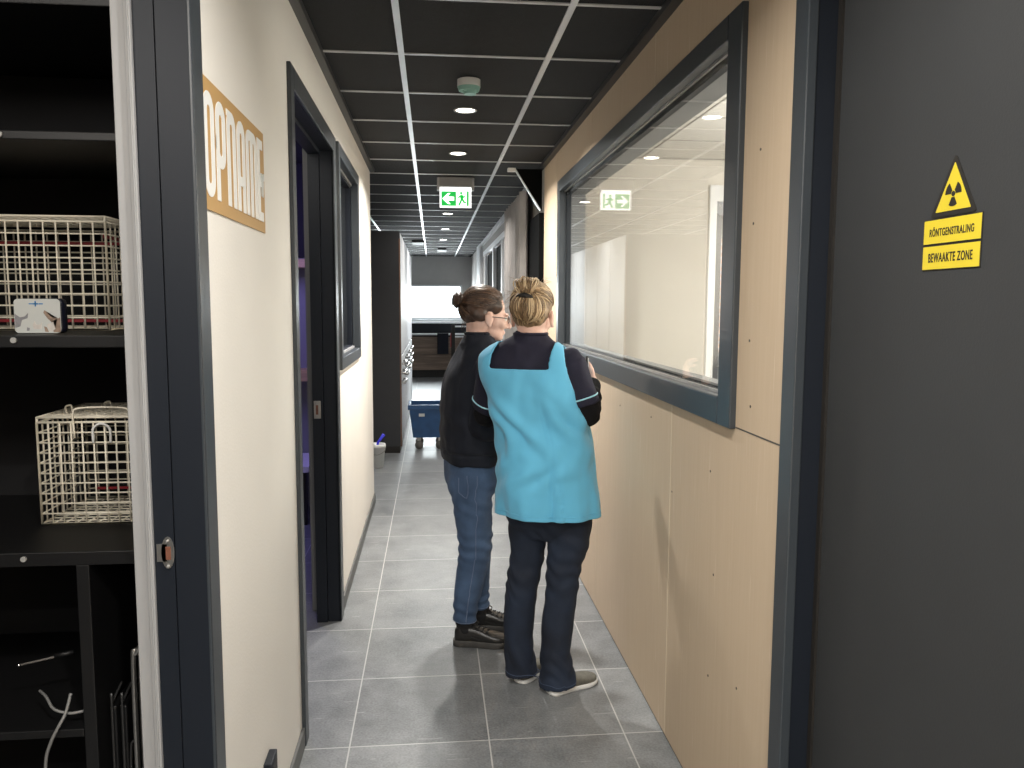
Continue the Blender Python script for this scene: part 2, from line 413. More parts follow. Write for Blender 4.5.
# rooms behind (shells)
sboxes('wall_rear_left', M_grey, [(-3.3, -3.2, 2.5, 6.05, 0, 2.62), (-3.3, LX0, 6.05, 6.15, 0, 2.62), (-3.3, LX0, 2.45, 2.55, 0, 2.62), (-.613, LX0, 3.95, 4.0, 0, 2.5)])
sboxes('upper_wall_dark_sheet', M_blackroom, [(-1.3, LX0, 6.035, 6.052, 1.88, 2.56)])  # black sheet added to keep the upper end wall dark above the violet light
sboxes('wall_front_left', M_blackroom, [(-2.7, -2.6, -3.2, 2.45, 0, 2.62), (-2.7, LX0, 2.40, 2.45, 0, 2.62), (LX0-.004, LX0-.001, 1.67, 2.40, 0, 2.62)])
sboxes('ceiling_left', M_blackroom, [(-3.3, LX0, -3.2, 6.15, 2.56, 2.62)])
sboxes('wall_rear', M_wall, [(-2.7, XR+.13, -3.3, -3.2, 0, 2.62)])
# room behind the big window
sboxes('wall_beyond_right', M_wall, [(3.6, 3.7, .2, 5.5, 0, 2.62), (RX1, 1.93, 5.47, 5.57, 0, 2.62), (2.75, 3.7, 5.47, 5.57, 0, 2.62), (1.93, 2.75, 5.47, 5.57, 2.37, 2.62), (RX1, 3.7, .2, .3, 0, 2.62), (RX1, RX1+.01, 1.8, 2.085, 0, 2.62)])
cx = sboxes('ceiling_right', M_ceilw, [(RX1-.02, 3.7, .2, 5.57, 2.552, 2.62)])
pboxes('ceiling_seam', M_seam, [(x-.004, x+.004, .3, 5.47, 2.549, 2.556) for x in (1.44, 2.04, 2.64)] + [(RX1, 3.6, y-.004, y+.004, 2.549, 2.556) for y in (1.28,1.88,2.48,3.08,3.68,4.28,4.88)]+[(RX1, 3.6, 5.458, 5.47, 2.543, 2.552)], cx)
# doorway in the end wall of that room
d4 = struct(empty('door_4', (2.3, 5.5, 0)))
def pb(name, m, boxes, root, bev=0.):
    o = pboxes(name, m, [(a-root.location.x, b-root.location.x, c-root.location.y, d-root.location.y, e-root.location.z, f-root.location.z) for a,b,c,d,e,f in boxes], root, bev); return o
pb('door_frame', M_winwhite, [(1.925,1.975,5.44,5.58,0,2.37),(2.70,2.75,5.44,5.58,0,2.37),(1.975,2.70,5.44,5.58,2.26,2.37)], d4)
bm = B(); poly_prism(bm, [(-.315,.09),(.02,.77),(-.015,.79),(-.35,.11)], lambda u,v,t: V((u, v, t)), .01, 2.24); bobj('door_leaf', bm, M_grey, d4)
bm = B(); cyl(bm, (-.005,.66,1.05), .01, .05,'x',10); box(bm, .005,.02,.56,.67,1.04,1.06); bobj('door_handle', bm, M_steel, d4)
sboxes('wall_outside_right', M_wallcool, [(1.2,4.2,8.9,9.0,0,1.0),(1.2,4.2,8.9,9.0,2.3,2.62),(1.15,1.25,5.57,9,0,2.62),(4.1,4.2,5.57,9,0,2.62)])
sboxes('ceiling_far_right', M_ceilw, [(1.15,4.2,5.57,9,2.56,2.62)])
w5 = struct(empty('window_5', (3, 8.95, 1)))
pb('blind_slat', M_winwhite, [(1.3,4.1,8.86,8.885,1.02+.08*k,1.05+.08*k) for k in range(16)], w5)
pb('pane', M_glass, [(1.25,4.1,8.945,8.955,1.0,2.3)], w5)
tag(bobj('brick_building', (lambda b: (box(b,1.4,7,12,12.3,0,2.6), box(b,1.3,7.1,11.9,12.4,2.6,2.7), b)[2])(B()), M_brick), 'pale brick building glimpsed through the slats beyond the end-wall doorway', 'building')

# far hall shell
sboxes('wall_far', M_wallcool, [(-4,-1.6,17.3,17.45,0,2.62),(.64,1.2,17.3,17.45,0,2.62),(-1.6,.64,17.3,17.45,0,1.22),(-1.6,.64,17.3,17.45,1.955,2.62)])
sboxes('wall_far_side', M_wallcool, [(-4,-3.9,6.05,17.4,0,2.62), (-4,-3.2,6.05,6.15,0,2.62)])
w3 = struct(empty('window_3', (-.48, 17.35, 1.22)))
pb('window_frame', M_winwhite, [(-1.6,.64,17.27,17.36,1.22,1.26),(-1.6,.64,17.27,17.36,1.915,1.955),(.60,.64,17.27,17.36,1.26,1.915),(-1.6,-1.56,17.27,17.36,1.26,1.915),(-1.62,.66,17.22,17.30,1.19,1.22)], w3)
pb('glass', M_glass, [(-1.56,.60,17.315,17.32,1.26,1.915)], w3)
# right side wall beyond the gypsum end
sboxes('wall_right_far', M_taupe, [(.84,.95,YE_R,17.4,2.36,2.62),(.84,.95,YE_R,8.3,0,2.36),(.84,.95,12.6,17.4,0,2.36),(.86,.95,8.3,12.6,0,.1)])
sboxes('trim_1', M_winwhite, [(.80,.845,6.6,14.2,2.50,2.548)])      # pale cove under the ceiling
sboxes('trim_2', M_winwhite, [(.81,.845,8.1,12.8,2.30,2.37)])
sboxes('trim_3', M_winwhite, [(.79,.90,13.4,14.3,0,2.549)])         # white pier at the end
for i, (a, b) in enumerate([(8.35,9.45),(9.55,10.8),(10.95,12.5)]):
    w = struct(empty('window_%d' % (6+i), (.86, a, 0)))
    pb('window_frame', M_winwhite, [(.82,.88,a-.05,a,.1,2.32),(.82,.88,b,b+.05,.1,2.32),(.83,.87,a,b,.1,.2)], w)
    pb('pane', M_matt, [(.865,.875,a,b,.2,2.30)], w)
    if i == 2: pb('pale_pane', M_bright, [(.858,.864,a+.1,a+.5,.3,2.25)], w)

# ------------------------------------------------------------------ foreground left opening frame (door_2)
d2 = struct(empty('door_2', (-.5, 1.62, 0)))
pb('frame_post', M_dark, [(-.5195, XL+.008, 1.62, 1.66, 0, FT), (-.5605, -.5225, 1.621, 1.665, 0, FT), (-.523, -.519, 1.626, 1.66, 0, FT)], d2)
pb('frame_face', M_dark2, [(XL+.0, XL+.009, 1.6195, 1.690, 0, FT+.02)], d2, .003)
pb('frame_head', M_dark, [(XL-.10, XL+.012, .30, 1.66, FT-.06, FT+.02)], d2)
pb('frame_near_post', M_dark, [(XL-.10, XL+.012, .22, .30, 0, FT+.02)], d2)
pb('sealing_strip', M_stripw, [(-.600,-.5615,1.618,1.67,0,FT), (-.574,-.5612,1.612,1.63,0,FT), (-.568,-.565,1.609,1.63,0,FT)], d2, .0015)
bm = B()
poly_prism(bm, [(.5*(.017*math.cos(a))+.0 , .033*math.sin(a)) for a in [2*PI*k/20 for k in range(20)]], lambda u,v,t: V((-.0345+u*1.5, t, 1.04+v)), -.0015, .002)
box(bm, -.056, -.036, -.0015, .002, 1.022, 1.058); bobj('strike_plate', bm, M_steel, d2)
pboxes('latch_hole', M_rust, [(-.0385,-.0285,-.0022,0,1.026,1.053)], d2)
bm = B()
for z in (1.065, 1.013): cyl(bm, (-.0345, -.002, z), .0026, .002, 'y', 10)
bobj('strike_screw', bm, M_bolt, d2)
# ------------------------------------------------------------------ doorway to treatment room (door_1)
d1 = struct(empty('door_1', (XL, 3.28, 0)))
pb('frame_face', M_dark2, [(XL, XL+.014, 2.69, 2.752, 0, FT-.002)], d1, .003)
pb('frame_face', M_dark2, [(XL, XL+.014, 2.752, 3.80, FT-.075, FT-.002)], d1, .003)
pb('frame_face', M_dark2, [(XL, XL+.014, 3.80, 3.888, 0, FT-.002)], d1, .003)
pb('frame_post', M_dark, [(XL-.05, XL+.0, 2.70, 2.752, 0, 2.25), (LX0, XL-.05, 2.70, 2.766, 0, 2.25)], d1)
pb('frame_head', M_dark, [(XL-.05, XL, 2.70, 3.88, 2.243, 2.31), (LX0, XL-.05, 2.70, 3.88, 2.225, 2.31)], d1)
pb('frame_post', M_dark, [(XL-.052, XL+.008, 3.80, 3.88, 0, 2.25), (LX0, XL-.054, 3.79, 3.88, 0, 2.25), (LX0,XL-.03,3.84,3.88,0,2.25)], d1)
pb('strike_plate', M_steel, [(LX0+.006, XL-.066, 3.786, 3.791, 1.00, 1.085)], d1, .002)
pb('latch_hole', M_rust, [(LX0+.016, XL-.078, 3.7845, 3.787, 1.02, 1.065)], d1)
pb('door_leaf', M_grey, [(LX0-1.05, LX0-.01, 2.71, 2.75, .01, 2.24)], d1)
# ------------------------------------------------------------------ left window (window_2)
w2 = struct(empty('window_2', (XL, 4.52, 1.22)))
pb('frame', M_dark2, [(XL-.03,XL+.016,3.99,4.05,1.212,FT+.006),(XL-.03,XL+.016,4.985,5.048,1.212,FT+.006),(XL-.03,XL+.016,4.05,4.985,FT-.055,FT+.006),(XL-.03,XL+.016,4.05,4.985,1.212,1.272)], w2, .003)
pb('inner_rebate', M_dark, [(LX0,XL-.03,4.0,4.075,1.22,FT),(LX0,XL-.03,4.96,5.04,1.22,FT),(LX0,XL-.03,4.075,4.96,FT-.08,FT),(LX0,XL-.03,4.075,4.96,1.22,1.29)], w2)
pb('glazing_bead', M_stripw, [(XL-.034,XL-.020,4.05,4.985,1.272,1.284),(XL-.034,XL-.022,4.05,4.985,FT-.067,FT-.055)], w2)
pb('glass', M_glass, [(XL-.052,XL-.046,4.06,4.98,1.28,FT-.06)], w2)
# ------------------------------------------------------------------ big window in the gypsum wall (window_1)
w1 = struct(empty('window_1', (XR, 3.6, 1.22)))
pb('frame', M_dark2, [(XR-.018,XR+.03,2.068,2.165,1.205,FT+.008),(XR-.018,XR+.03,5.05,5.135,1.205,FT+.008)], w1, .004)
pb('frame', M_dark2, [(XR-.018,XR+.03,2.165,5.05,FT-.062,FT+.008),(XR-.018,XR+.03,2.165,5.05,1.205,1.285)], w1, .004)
pb('inner_frame', M_dark, [(XR+.03,XR+.055,2.10,2.18,1.22,FT),(XR+.03,XR+.055,5.03,5.11,1.22,FT),(XR+.03,XR+.055,2.18,5.03,FT-.085,FT),(XR+.03,XR+.055,2.18,5.03,1.22,1.30)], w1)
pb('glazing_bead', M_steel, [(XR+.014,XR+.022,2.165,5.05,1.285,1.293),(XR+.014,XR+.022,2.165,5.05,FT-.070,FT-.062)], w1)
pb('glass', M_glass, [(XR+.023,XR+.028,2.163,5.052,1.283,FT-.06)], w1)
pb('reveal', M_stripw, [(XR+.055,RX1+.015,2.085,5.11,1.215,1.29),(XR+.055,RX1+.015,2.085,5.11,FT-.085,FT),(XR+.055,RX1+.015,5.02,5.11,1.29,FT-.085),(XR+.055,RX1+.015,2.085,2.175,1.29,FT-.085)], w1)
# ------------------------------------------------------------------ X-ray room door (door_3)
d3 = struct(empty('door_3', (.84, 1.1, 0)))
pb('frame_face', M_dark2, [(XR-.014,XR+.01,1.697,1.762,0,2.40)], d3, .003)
pb('frame_post', M_dark, [(XR+.004,.91,1.70,1.76,0,2.36)], d3)
pb('frame_head', M_dark, [(XR-.016,.91,.38,1.79,2.30,2.40)], d3)
pb('frame_post', M_dark, [(XR-.016,.91,.36,.46,0,2.30)], d3)
pb('door_seal', M_ink, [(.874,.888,1.684,1.70,0,2.30)], d3)
leaf = pb('door_leaf', M_doorg, [(.880,.925,.46,1.686,.006,2.30)], d3)
bm = B(); cyl(bm, (.865-.84,.55-1.1,1.05), .011, .05,'x',12); box(bm, .842-.84,.858-.84,.545-1.1,.68-1.1,1.04,1.06, .005); bobj('door_handle', bm, M_steel, d3)

# radiation signs on the door (+Y runs to the left seen from the corridor)
XD = .880
def mapd(yc, zc): return lambda u, v, t: V((-t, -u, v))
def plate(name, y0, y1, z0, z1, label, txt):
    r = empty(name, (XD, (y0+y1)/2, (z0+z1)/2), label, 'warning sign')
    h = (z1-z0)/2; w = (y1-y0)/2
    pboxes('sign_border', M_ink, [(-.0016, 0, -w, w, -h, h)], r, .0006)
    pboxes('sign_face', M_yel, [(-.0022, -.0012, -w+.0018, w-.0018, -h+.0018, h-.0018)], r)
    M = Matrix.Translation((-.0022,0,0)) @ Matrix(((0,0,-1,0),(-1,0,0,0),(0,1,0,0),(0,0,0,1)))
    text_mesh('lettering', txt, w*2*.76, h*2*.37, M, M_ink, r, .0006, .017)
    return r
plate('warning_plate', 1.209, 1.362, 1.6485, 1.693, 'yellow plate reading RÖNTGENSTRALING with thin black border on the dark door', 'RÖNTGENSTRALING')
plate('warning_plate', 1.209, 1.362, 1.604, 1.6475, 'yellow plate reading BEWAAKTE ZONE, lower of the two on the dark door', 'BEWAAKTE ZONE')
tr = empty('radiation_warning_sign', (XD, 1.285, 1.695), 'black bordered yellow triangle with radiation trefoil on the dark door', 'warning sign')
mp = mapd(0, 0)
def rtri(w, h, y0, r=.006):
    P = [(-w, y0), (w, y0), (0, y0+h)]; out = []
    for i in range(3):
        a = V(P[i-1]); b = V(P[i]); c = V(P[(i+1) % 3]); p = b+(a-b).normalized()*r; q = b+(c-b).normalized()*r
        for k in range(5):
            t = k/4; out.append(tuple(p*(1-t)**2 + b*2*t*(1-t) + q*t*t))
    return out
bm = B(); poly_prism(bm, rtri(.061, .103, .0, .009), mp, 0, .0016); bobj('sign_border', bm, M_ink, tr)
bm = B(); poly_prism(bm, rtri(.046, .080, .0085, .002), mp, .001, .0022); bobj('sign_face', bm, M_yel, tr)
bm = B()
for a in (90-180, 90+60-60+60+0, 30):
    pass
for a in (-90, 30, 150):
    poly_prism(bm, arc2(0, .036, .021, a-30, a+30, 8)+arc2(0, .036, .0062, a+30, a-30, 5), mp, .002, .0028)
poly_prism(bm, arc2(0, .036, .0046, 0, 345, 14), mp, .002, .0028); bobj('trefoil', bm, M_ink, tr)

# ------------------------------------------------------------------ OPNAME wall sign
sg = empty('wall_sign', (XL, 1.985, 1.87), 'ochre wall sign with white capital letters OPNAME on the white wall', 'sign')
mw = lambda u, v, t: V((t, u, v))
bm = B(); box(bm, 0, .003, -.295,.300,-.135,.133); bobj('sign_board', bm, M_gold, sg)
bm = B()
lw, st, zt, zb = .079, .027, .107, -.107
def LT(line, closed=False, w=None):
    NS[0] += 1; strip(bm, line, w or st, mw, .0026, .0040+.00012*NS[0], closed)
def RL(u0, u1, v0, v1, r): return arc2(u1-r,v1-r,r,0,90,6)+arc2(u0+r,v1-r,r,90,180,6)+arc2(u0+r,v0+r,r,180,270,6)+arc2(u1-r,v0+r,r,270,360,6)
def up_arch(u0, u1, vb, vt, r=.024):
    return [(u0, vb)] + [(u0, vt-r)] + arc2(u0+r, vt-r, r, 180, 90, 6)[1:] + arc2(u1-r, vt-r, r, 90, 0, 6) + [(u1, vb)]
u = -.284; h = st/2; NS = [0]
a, b = u+h, u+lw-h
LT(RL(a, b, zb+h, zt-h, .0245), True)
u += .0925; a, b = u+h, u+lw-h
LT(RL(a, b, -.022, zt-h, .0245), True); LT([(a, .03), (a, zb)])
u += .0925; a, b = u+h, u+lw-h
LT(up_arch(a, b, zb, zt-h, .022)); LT([(a-h, zt-.007), (a+.016, zt-.007)], w=.014)
u += .0925; a, b = u+h, u+lw-h
LT(up_arch(a, b, zb, zt-h, .0245)); LT([(a+h-.002, -.035), (b-h+.002, -.035)], w=.022)
u += .0925; a, b = u+h, u+.118-h; c = (a+b)/2
LT(up_arch(a, b, zb, zt-h, .02), w=.025); LT([(c, zb), (c, zt-h-.012)], w=.025)
u += .127; a = u+h
LT([(a, zb), (a, zt)])
for v in (zt-.012, -.004, zb+.012): LT([(a+h-.002, v), (u+.060, v)], w=.024)
bobj('lettering', bm, M_white, sg)
bm = B()
for cu, cv, ru, rv in [(.264,-.008,.012,.020),(.250,.008,.010,.012),(.276,.012,.007,.010),(.268,-.030,.004,.012),(.256,-.030,.004,.011)]:
    poly_prism(bm, [(cu+ru*math.cos(2*PI*k/14), cv+rv*math.sin(2*PI*k/14)) for k in range(14)], mw, .004, .0066+cu*.001)
bobj('animal_emblem', bm, M_tin, sg)

# ------------------------------------------------------------------ ceiling fittings
ex = empty('exit_sign', (.19, 6.5, ZC), 'lit green and white emergency exit sign with left arrow below the black ceiling', 'exit sign')
pboxes('housing', M_grey, [(-.142,.142,-.05,.05,-.075,-.0)], ex, .006)
pboxes('housing_end', M_stripw, [(-.148,-.128,-.052,.052,-.10,-.005),(.128,.148,-.052,.052,-.10,-.005)], ex, .004)
pboxes('light_panel', M_exitw, [(-.126,.126,-.008,.008,-.235,-.072)], ex)
me_ = lambda u, v, t: V((u, -.008-t, v))
bm = B()
poly_prism(bm, [(-.114,-.222),(.004,-.222),(.004,-.108),(-.114,-.108)], me_, 0, .001)
poly_prism(bm, [(.090,-.222),(.106,-.222),(.106,-.105),(.090,-.105)], me_, 0, .001)
poly_prism(bm, arc2(.045,-.121,.0105,0,345,14), me_, 0, .001)
strip(bm, [(.046,-.134),(.052,-.170)], .024, me_, 0, .001)
strip(bm, [(.050,-.165),(.042,-.185),(.030,-.212),(.022,-.214)], .0145, me_, 0, .001)
strip(bm, [(.054,-.166),(.066,-.190),(.084,-.194)], .0145, me_, 0, .001)
strip(bm, [(.044,-.140),(.030,-.150),(.022,-.160)], .012, me_, 0, .001)
strip(bm, [(.050,-.140),(.064,-.152),(.078,-.146)], .012, me_, 0, .001)
bobj('green_pictogram', bm, M_green, ex)
bm = B()
poly_prism(bm, [(-.106,-.165),(-.060,-.122),(-.040,-.122),(-.066,-.150),(-.012,-.150),(-.012,-.180),(-.066,-.180),(-.040,-.208),(-.060,-.208)], me_, .001, .002)
bobj('white_arrow', bm, M_exitw, ex)

sd = empty('smoke_detector', (.17, 3.70, ZC), 'round white smoke detector with greenish underside on the black ceiling', 'smoke detector')
bm = B(); cyl(bm, (0,0,-.016), .052, .032, r2=None, seg=36); bobj('base', bm, M_white, sd, False)
bm = B(); cyl(bm, (0,0,-.040), .046, .018, r2=.052, seg=36); bobj('sensor_ring', bm, M_teal, sd)
bm = B(); cyl(bm, (.004,-.004,-.056), .026, .016, r2=.034, seg=28)
for k in range(6):
    a = k*PI/3; box(bm, .034*math.cos(a)-.006, .034*math.cos(a)+.006, .034*math.sin(a)-.006, .034*math.sin(a)+.006, -.054, -.046)
bobj('sensor_cap', bm, M_teal, sd)

def downlight(x, y, z, label, group, parent_mats=(M_steel, M_lamp)):
    r = empty('recessed_downlight', (x, y, z), label, 'ceiling light', group)
    bm = B(); n = 32
    for ra, za, rb, zb_ in [(.062,.0,.060,-.004),(.060,-.004,.050,-.003),(.050,-.003,.047,.004)]:
        A_ = [bm.verts.new((ra*math.cos(2*PI*k/n), ra*math.sin(2*PI*k/n), za)) for k in range(n)]
        B_ = [bm.verts.new((rb*math.cos(2*PI*k/n), rb*math.sin(2*PI*k/n), zb_)) for k in range(n)]
        for k in range(n): bm.faces.new((A_[k], A_[(k+1) % n], B_[(k+1) % n], B_[k]))
    bobj('trim_ring', bm, parent_mats[0], r)
    bm = B(); cyl(bm, (0,0,.001), .047, .004, seg=32); bobj('lens', bm, parent_mats[1], r)
    return r
def spot(x, y, z, e, ang=164, blend=.45, col=(1,.95,.88), size=.022):
    l = bpy.data.lights.new('spot', 'SPOT'); l.energy = e; l.color = col; l.spot_size = math.radians(ang); l.spot_blend = blend; l.shadow_soft_size = size
    o = bpy.data.objects.new('light_spot', l); C.objects.link(o); o.location = (x, y, z); return o
def disc(x, y, z, e, col=(1,.965,.91)):
    l = bpy.data.lights.new('disc', 'AREA'); l.shape = 'DISK'; l.size = .085; l.spread = math.radians(149); l.energy = e*.265; l.color = col
    o = bpy.data.objects.new('light_disc', l); C.objects.link(o); o.location = (x, y, z)
LZ = ZC-.0015
names = {4.28:'round recessed ceiling light just beyond the smoke detector', 5.48:'round recessed ceiling light just before the exit sign',
         7.88:'recessed ceiling light right behind the exit sign, nearest of the far row', 9.08:'recessed ceiling light second behind the exit sign', 10.9:'recessed ceiling light third behind the exit sign in far corridor', 12.7:'recessed ceiling light nearest the far window wall'}
for y in (4.28, 5.48, 7.88, 9.08, 10.9, 12.7):
    downlight(.178, y, ZC+.004, names[y], 'corridor downlights')
    disc(.178, y, LZ, 135 if y < 6 else 40)
for y, e in ((1.28, 70), (.08, 112), (-1.1, 100), (-2.2, 90)): disc(.178, y, LZ, e)
def point(x, y, z, e, col, size=.15):
    l = bpy.data.lights.new('point', 'POINT'); l.energy = e; l.color = col; l.shadow_soft_size = size
    o = bpy.data.objects.new('light_point', l); C.objects.link(o); o.location = (x, y, z)
for x, y in [(2.3,3.6),(2.6,1.8)]: point(x, y, 1.9, 75, (1,.95,.88), .3)  # unseen points added to brighten the room behind the window
vent = tag(pboxes('ceiling_vent', M_ink, [(-.32,-.12,12.9,13.5,ZC-.03,ZC+.004)], None), 'flat black vent under the ceiling beside the far end of the tall charcoal cabinet', 'vent')
tag(pboxes('ceiling_vent', M_ink, [(.10,.26,14.6,15.2,ZC-.03,ZC+.004)], None), 'small black vent in the middle of the far ceiling', 'vent')

# ------------------------------------------------------------------ storage shelf on the left
sh = empty('shelving_unit', (-.95, 1.8, 0), 'black open shelving unit holding two cream wire cages', 'shelf')
def ps(name, m, boxes, bev=.0): return pb(name, m, boxes, sh, bev)
SX0, SX1, SY0, SY1 = -1.75, -.62, 1.78, 2.34
for z0, z1 in ((.967,.998),(1.446,1.472),(1.879,1.897),(2.15,2.17)): ps('shelf', M_black, [(SX0,SX1,SY0,SY1,z0,z1)], .002)
ps('shelf', M_black, [(SX0,-.785,SY0,SY1,.571,.590)], .002)
ps('shelf', M_black, [(SX0,SX1,SY0,SY1,.06,.08)], .002)
ps('divider', M_black, [(-.785,-.757,SY0+.002,SY1,.08,.967)], .002)
ps('side_panel', M_black, [(SX0-.03,SX0,SY0,SY1,0,2.2)]); ps('side_panel', M_black, [(SX1,SX1+.025,SY0,SY1,0,2.2)])
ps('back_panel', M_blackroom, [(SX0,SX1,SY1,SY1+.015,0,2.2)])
bm = B()
for x, z in [(-.884,1.462),(-.890,.985),(-.888,1.888)]:
    cyl(bm, (x+.95, SY0-1.8-.002, z), .006, .006, 'y', 16)
bobj('bolt_head', bm, M_bolt, sh)

def cage(name, loc, w, d, h, pit, label, front_handle):
    r = empty(name, loc, label, 'pet cage')
    R_ = .0021
    def grid(name, origin, du, dv, lu, lv, pu, pv, corner=0.):
        bm = B(); o_ = V(origin); du = V(du); dv = V(dv)
        nu = max(1, round(lu/pu)); nv = max(1, round(lv/pv))
        for i in range(nu+1): add_shape(bm, tube([o_+du*(lu*i/nu), o_+du*(lu*i/nu)+dv*lv], R_*(1.4 if i in (0,nu) else 1), 6))
        for j in range(nv+1): add_shape(bm, tube([o_+dv*(lv*j/nv), o_+dv*(lv*j/nv)+du*lu], R_*(1.4 if j in (0,nv) else 1), 6))
        return bobj(name, bm, M_wire, r, True)
    z0 = .004
    grid('front_panel', (-w/2,-d/2,z0), (1,0,0),(0,0,1), w, h-.016, pit, pit)
    grid('back_panel', (-w/2,d/2,z0), (1,0,0),(0,0,1), w, h-.016, pit, pit)
    grid('side_panel', (-w/2,-d/2,z0), (0,1,0),(0,0,1), d, h-.016, pit, pit)
    grid('side_panel', (w/2,-d/2,z0), (0,1,0),(0,0,1), d, h-.016, pit, pit)
    grid('floor_panel', (-w/2,-d/2,z0), (1,0,0),(0,1,0), w, d, pit, pit)
    grid('lid', (-w/2,-d/2,h), (1,0,0),(0,1,0), w, d, pit, pit)
    bm = B()
    for sx in (-1,1):
        for sy in (-1,1): add_shape(bm, tube([(sx*w/2, sy*d/2, h-.016),(sx*w/2*.995, sy*d/2*.995, h)], R_*1.4, 6))
    bobj('corner_wire', bm, M_wire, r, True)
    if front_handle:
        hx, hw = front_handle
        def U(x0, x1, zlo, zhi, y): return crom([(x0,y,zlo),(x0,y,zhi-.012),(x0+.010,y,zhi),((x0+x1)/2,y,zhi+.003),(x1-.010,y,zhi),(x1,y,zhi-.012),(x1,y,zlo)],5)
        bobj('carry_handle', tubes_bm([U(hx-hw/2, hx+hw/2, h-.012, h+.022, -d/2-.004), [(hx-hw/2,-d/2-.005,h-.012),(hx-hw/2+.002,-d/2-.005,h-.05)], [(hx+hw/2,-d/2-.005,h-.012),(hx+hw/2,-d/2-.005,h-.05)]], .0026), M_wire, r, True)
        bobj('latch', tubes_bm([U(hx-.020, hx+.020, h-.062, h-.018, -d/2-.006)], .003), M_white, r, True)
        bobj('lid_hook', tubes_bm([crom([(-w/2+.045,-d/2+.06,h),(-w/2+.042,-d/2+.06,h+.018),(-w/2+.055,-d/2+.06,h+.022),(-w/2+.058,-d/2+.06,h+.008)],5), crom([(-w/2+.11,d/2-.14,h),(-w/2+.107,d/2-.14,h+.018),(-w/2+.12,d/2-.14,h+.022),(-w/2+.124,d/2-.14,h+.008)],5)], .0026), M_wire, r, True)
    return r
c1 = cage('pet_cage', (-.985, 2.165, 1.473), .40, .27, .275, .0285, 'cream wire pet cage on the upper black shelf behind a small tin', None)
c1r = [(-.195,.195,.118,.124,.225,.233),(-.195,.195,.118,.124,.016,.024),(.188,.194,-.12,.124,.225,.233)]
pboxes('red_rail', M_red, c1r, c1)
c2 = cage('pet_cage', (-.772, 2.135, .999), .312, .27, .266, .0263, 'cream wire pet cage with folded carrying handle on the lower black shelf', (-.005, .13))
c2.location.x = -.797
pboxes('red_rail', M_red, [(-.13,.15,.118,.124,.03,.036)], c2)

# tin box with animal picture
tb = empty('tin_box', (-.874, 1.885, 1.473), 'small pale tin box with cat and dog picture before the upper cage', 'tin box')
bm = B(); box(bm, -.052,.050,-.012,.020,0,.078,.010); bobj('tin_body', bm, M_tinside, tb)
mt = lambda u, v, t: V((u, -.0125-t, v))
def rr(u0,u1,v0,v1,r=.009):
    return arc2(u1-r,v1-r,r,0,90,5)+arc2(u0+r,v1-r,r,90,180,5)+arc2(u0+r,v0+r,r,180,270,5)+arc2(u1-r,v0+r,r,270,360,5)
bm = B(); poly_prism(bm, rr(-.052,.046,.001,.077), mt, 0, .0015); bobj('picture_lid', bm, M_tin, tb)
lid = bpy.data.objects[ [o.name for o in tb.children if o.name.startswith('picture_lid')][0] ]
bm = B(); poly_prism(bm, [(-.051,.012),(-.040,.016),(-.036,.030),(-.024,.034),(-.022,.046),(-.030,.038),(-.040,.036),(-.051,.044)], mt, .0015, .002); poly_prism(bm, [(-.022,.006),(-.020,.012),(-.026,.014),(-.027,.006)], mt, .0015, .002); bobj('grey_cat_picture', bm, M_furg, tb)
bm = B(); poly_prism(bm, [(.045,.003),(.030,.003),(.036,.024),(.040,.034),(.028,.036),(.018,.046),(.012,.052),(.010,.046),(.018,.034),(.026,.026),(.045,.036)][::-1], mt, .0015, .002); poly_prism(bm, [(.012,.004),(.020,.003),(.016,.014),(.010,.016)], mt, .0015, .002); bobj('brown_dog_picture', bm, M_furb, tb)
bm = B(); poly_prism(bm, [(-.012,.010),(.004,.010),(.006,.026),(.002,.020),(-.006,.020),(-.010,.028),(-.014,.018)], mt, .0015, .0018); poly_prism(bm, [(.016,.020),(.024,.004),(.034,.010),(.030,.026)], mt, .002, .0024); bobj('pale_animal_picture', bm, M_furp, tb)
bm = B(); strip(bm, [(-.006,.060),(-.006,.072)], .003, mt, .0015, .002); strip(bm, [(-.012,.066),(0,.066)], .003, mt, .0015, .002); strip(bm, [(-.020,.066),(-.012,.066)], .0025, mt, .0015, .002); strip(bm, [(.001,.066),(.010,.066)], .0025, mt, .0015, .002); bobj('blue_logo', bm, M_logo, tb)

# things in the dark lower compartment
def cable(name, pts, rad, m, label, cat, n=8):
    o = bobj(name, tubes_bm([crom(pts, n)], rad, 8), m, None, True); return tag(o, label, cat)
ca = cable('cable', [(-.913,1.86,.645),(-.885,1.83,.644),(-.856,1.80,.630),(-.825,1.797,.620),(-.80,1.80,.620),(-.788,1.81,.620)], .0032, M_cable, 'pale cable end curling above the bottom shelf beside the divider', 'cable')
ca2 = cable('cable', [(-.822,1.81,.66),(-.826,1.79,.625),(-.836,1.774,.600),(-.850,1.768,.570),(-.862,1.766,.53),(-.864,1.766,.47),(-.855,1.772,.40)], .0036, M_cable, 'grey cable hanging down over the front edge of the bottom shelf', 'cable')
tl = empty('thin_tool', (-.838, 1.90, .70), 'thin dark tool with bright tip sticking out beside the shelf divider', 'tool')
bobj('shaft', tubes_bm([[(-.125,-.02,-.0),(-.07,-.01,.008),(-.03,0,.014)]], .0025), M_rubber, tl, True)
bobj('grip', tubes_bm([[(-.055,-.005,.012),(-.015,.004,.016)]], .006), M_black, tl, True)
bm = B(); add_shape(bm, ell((-.127,-.02,0),(.005,.005,.004))); bobj('metal_tip', bm, M_chrome, tl, True)
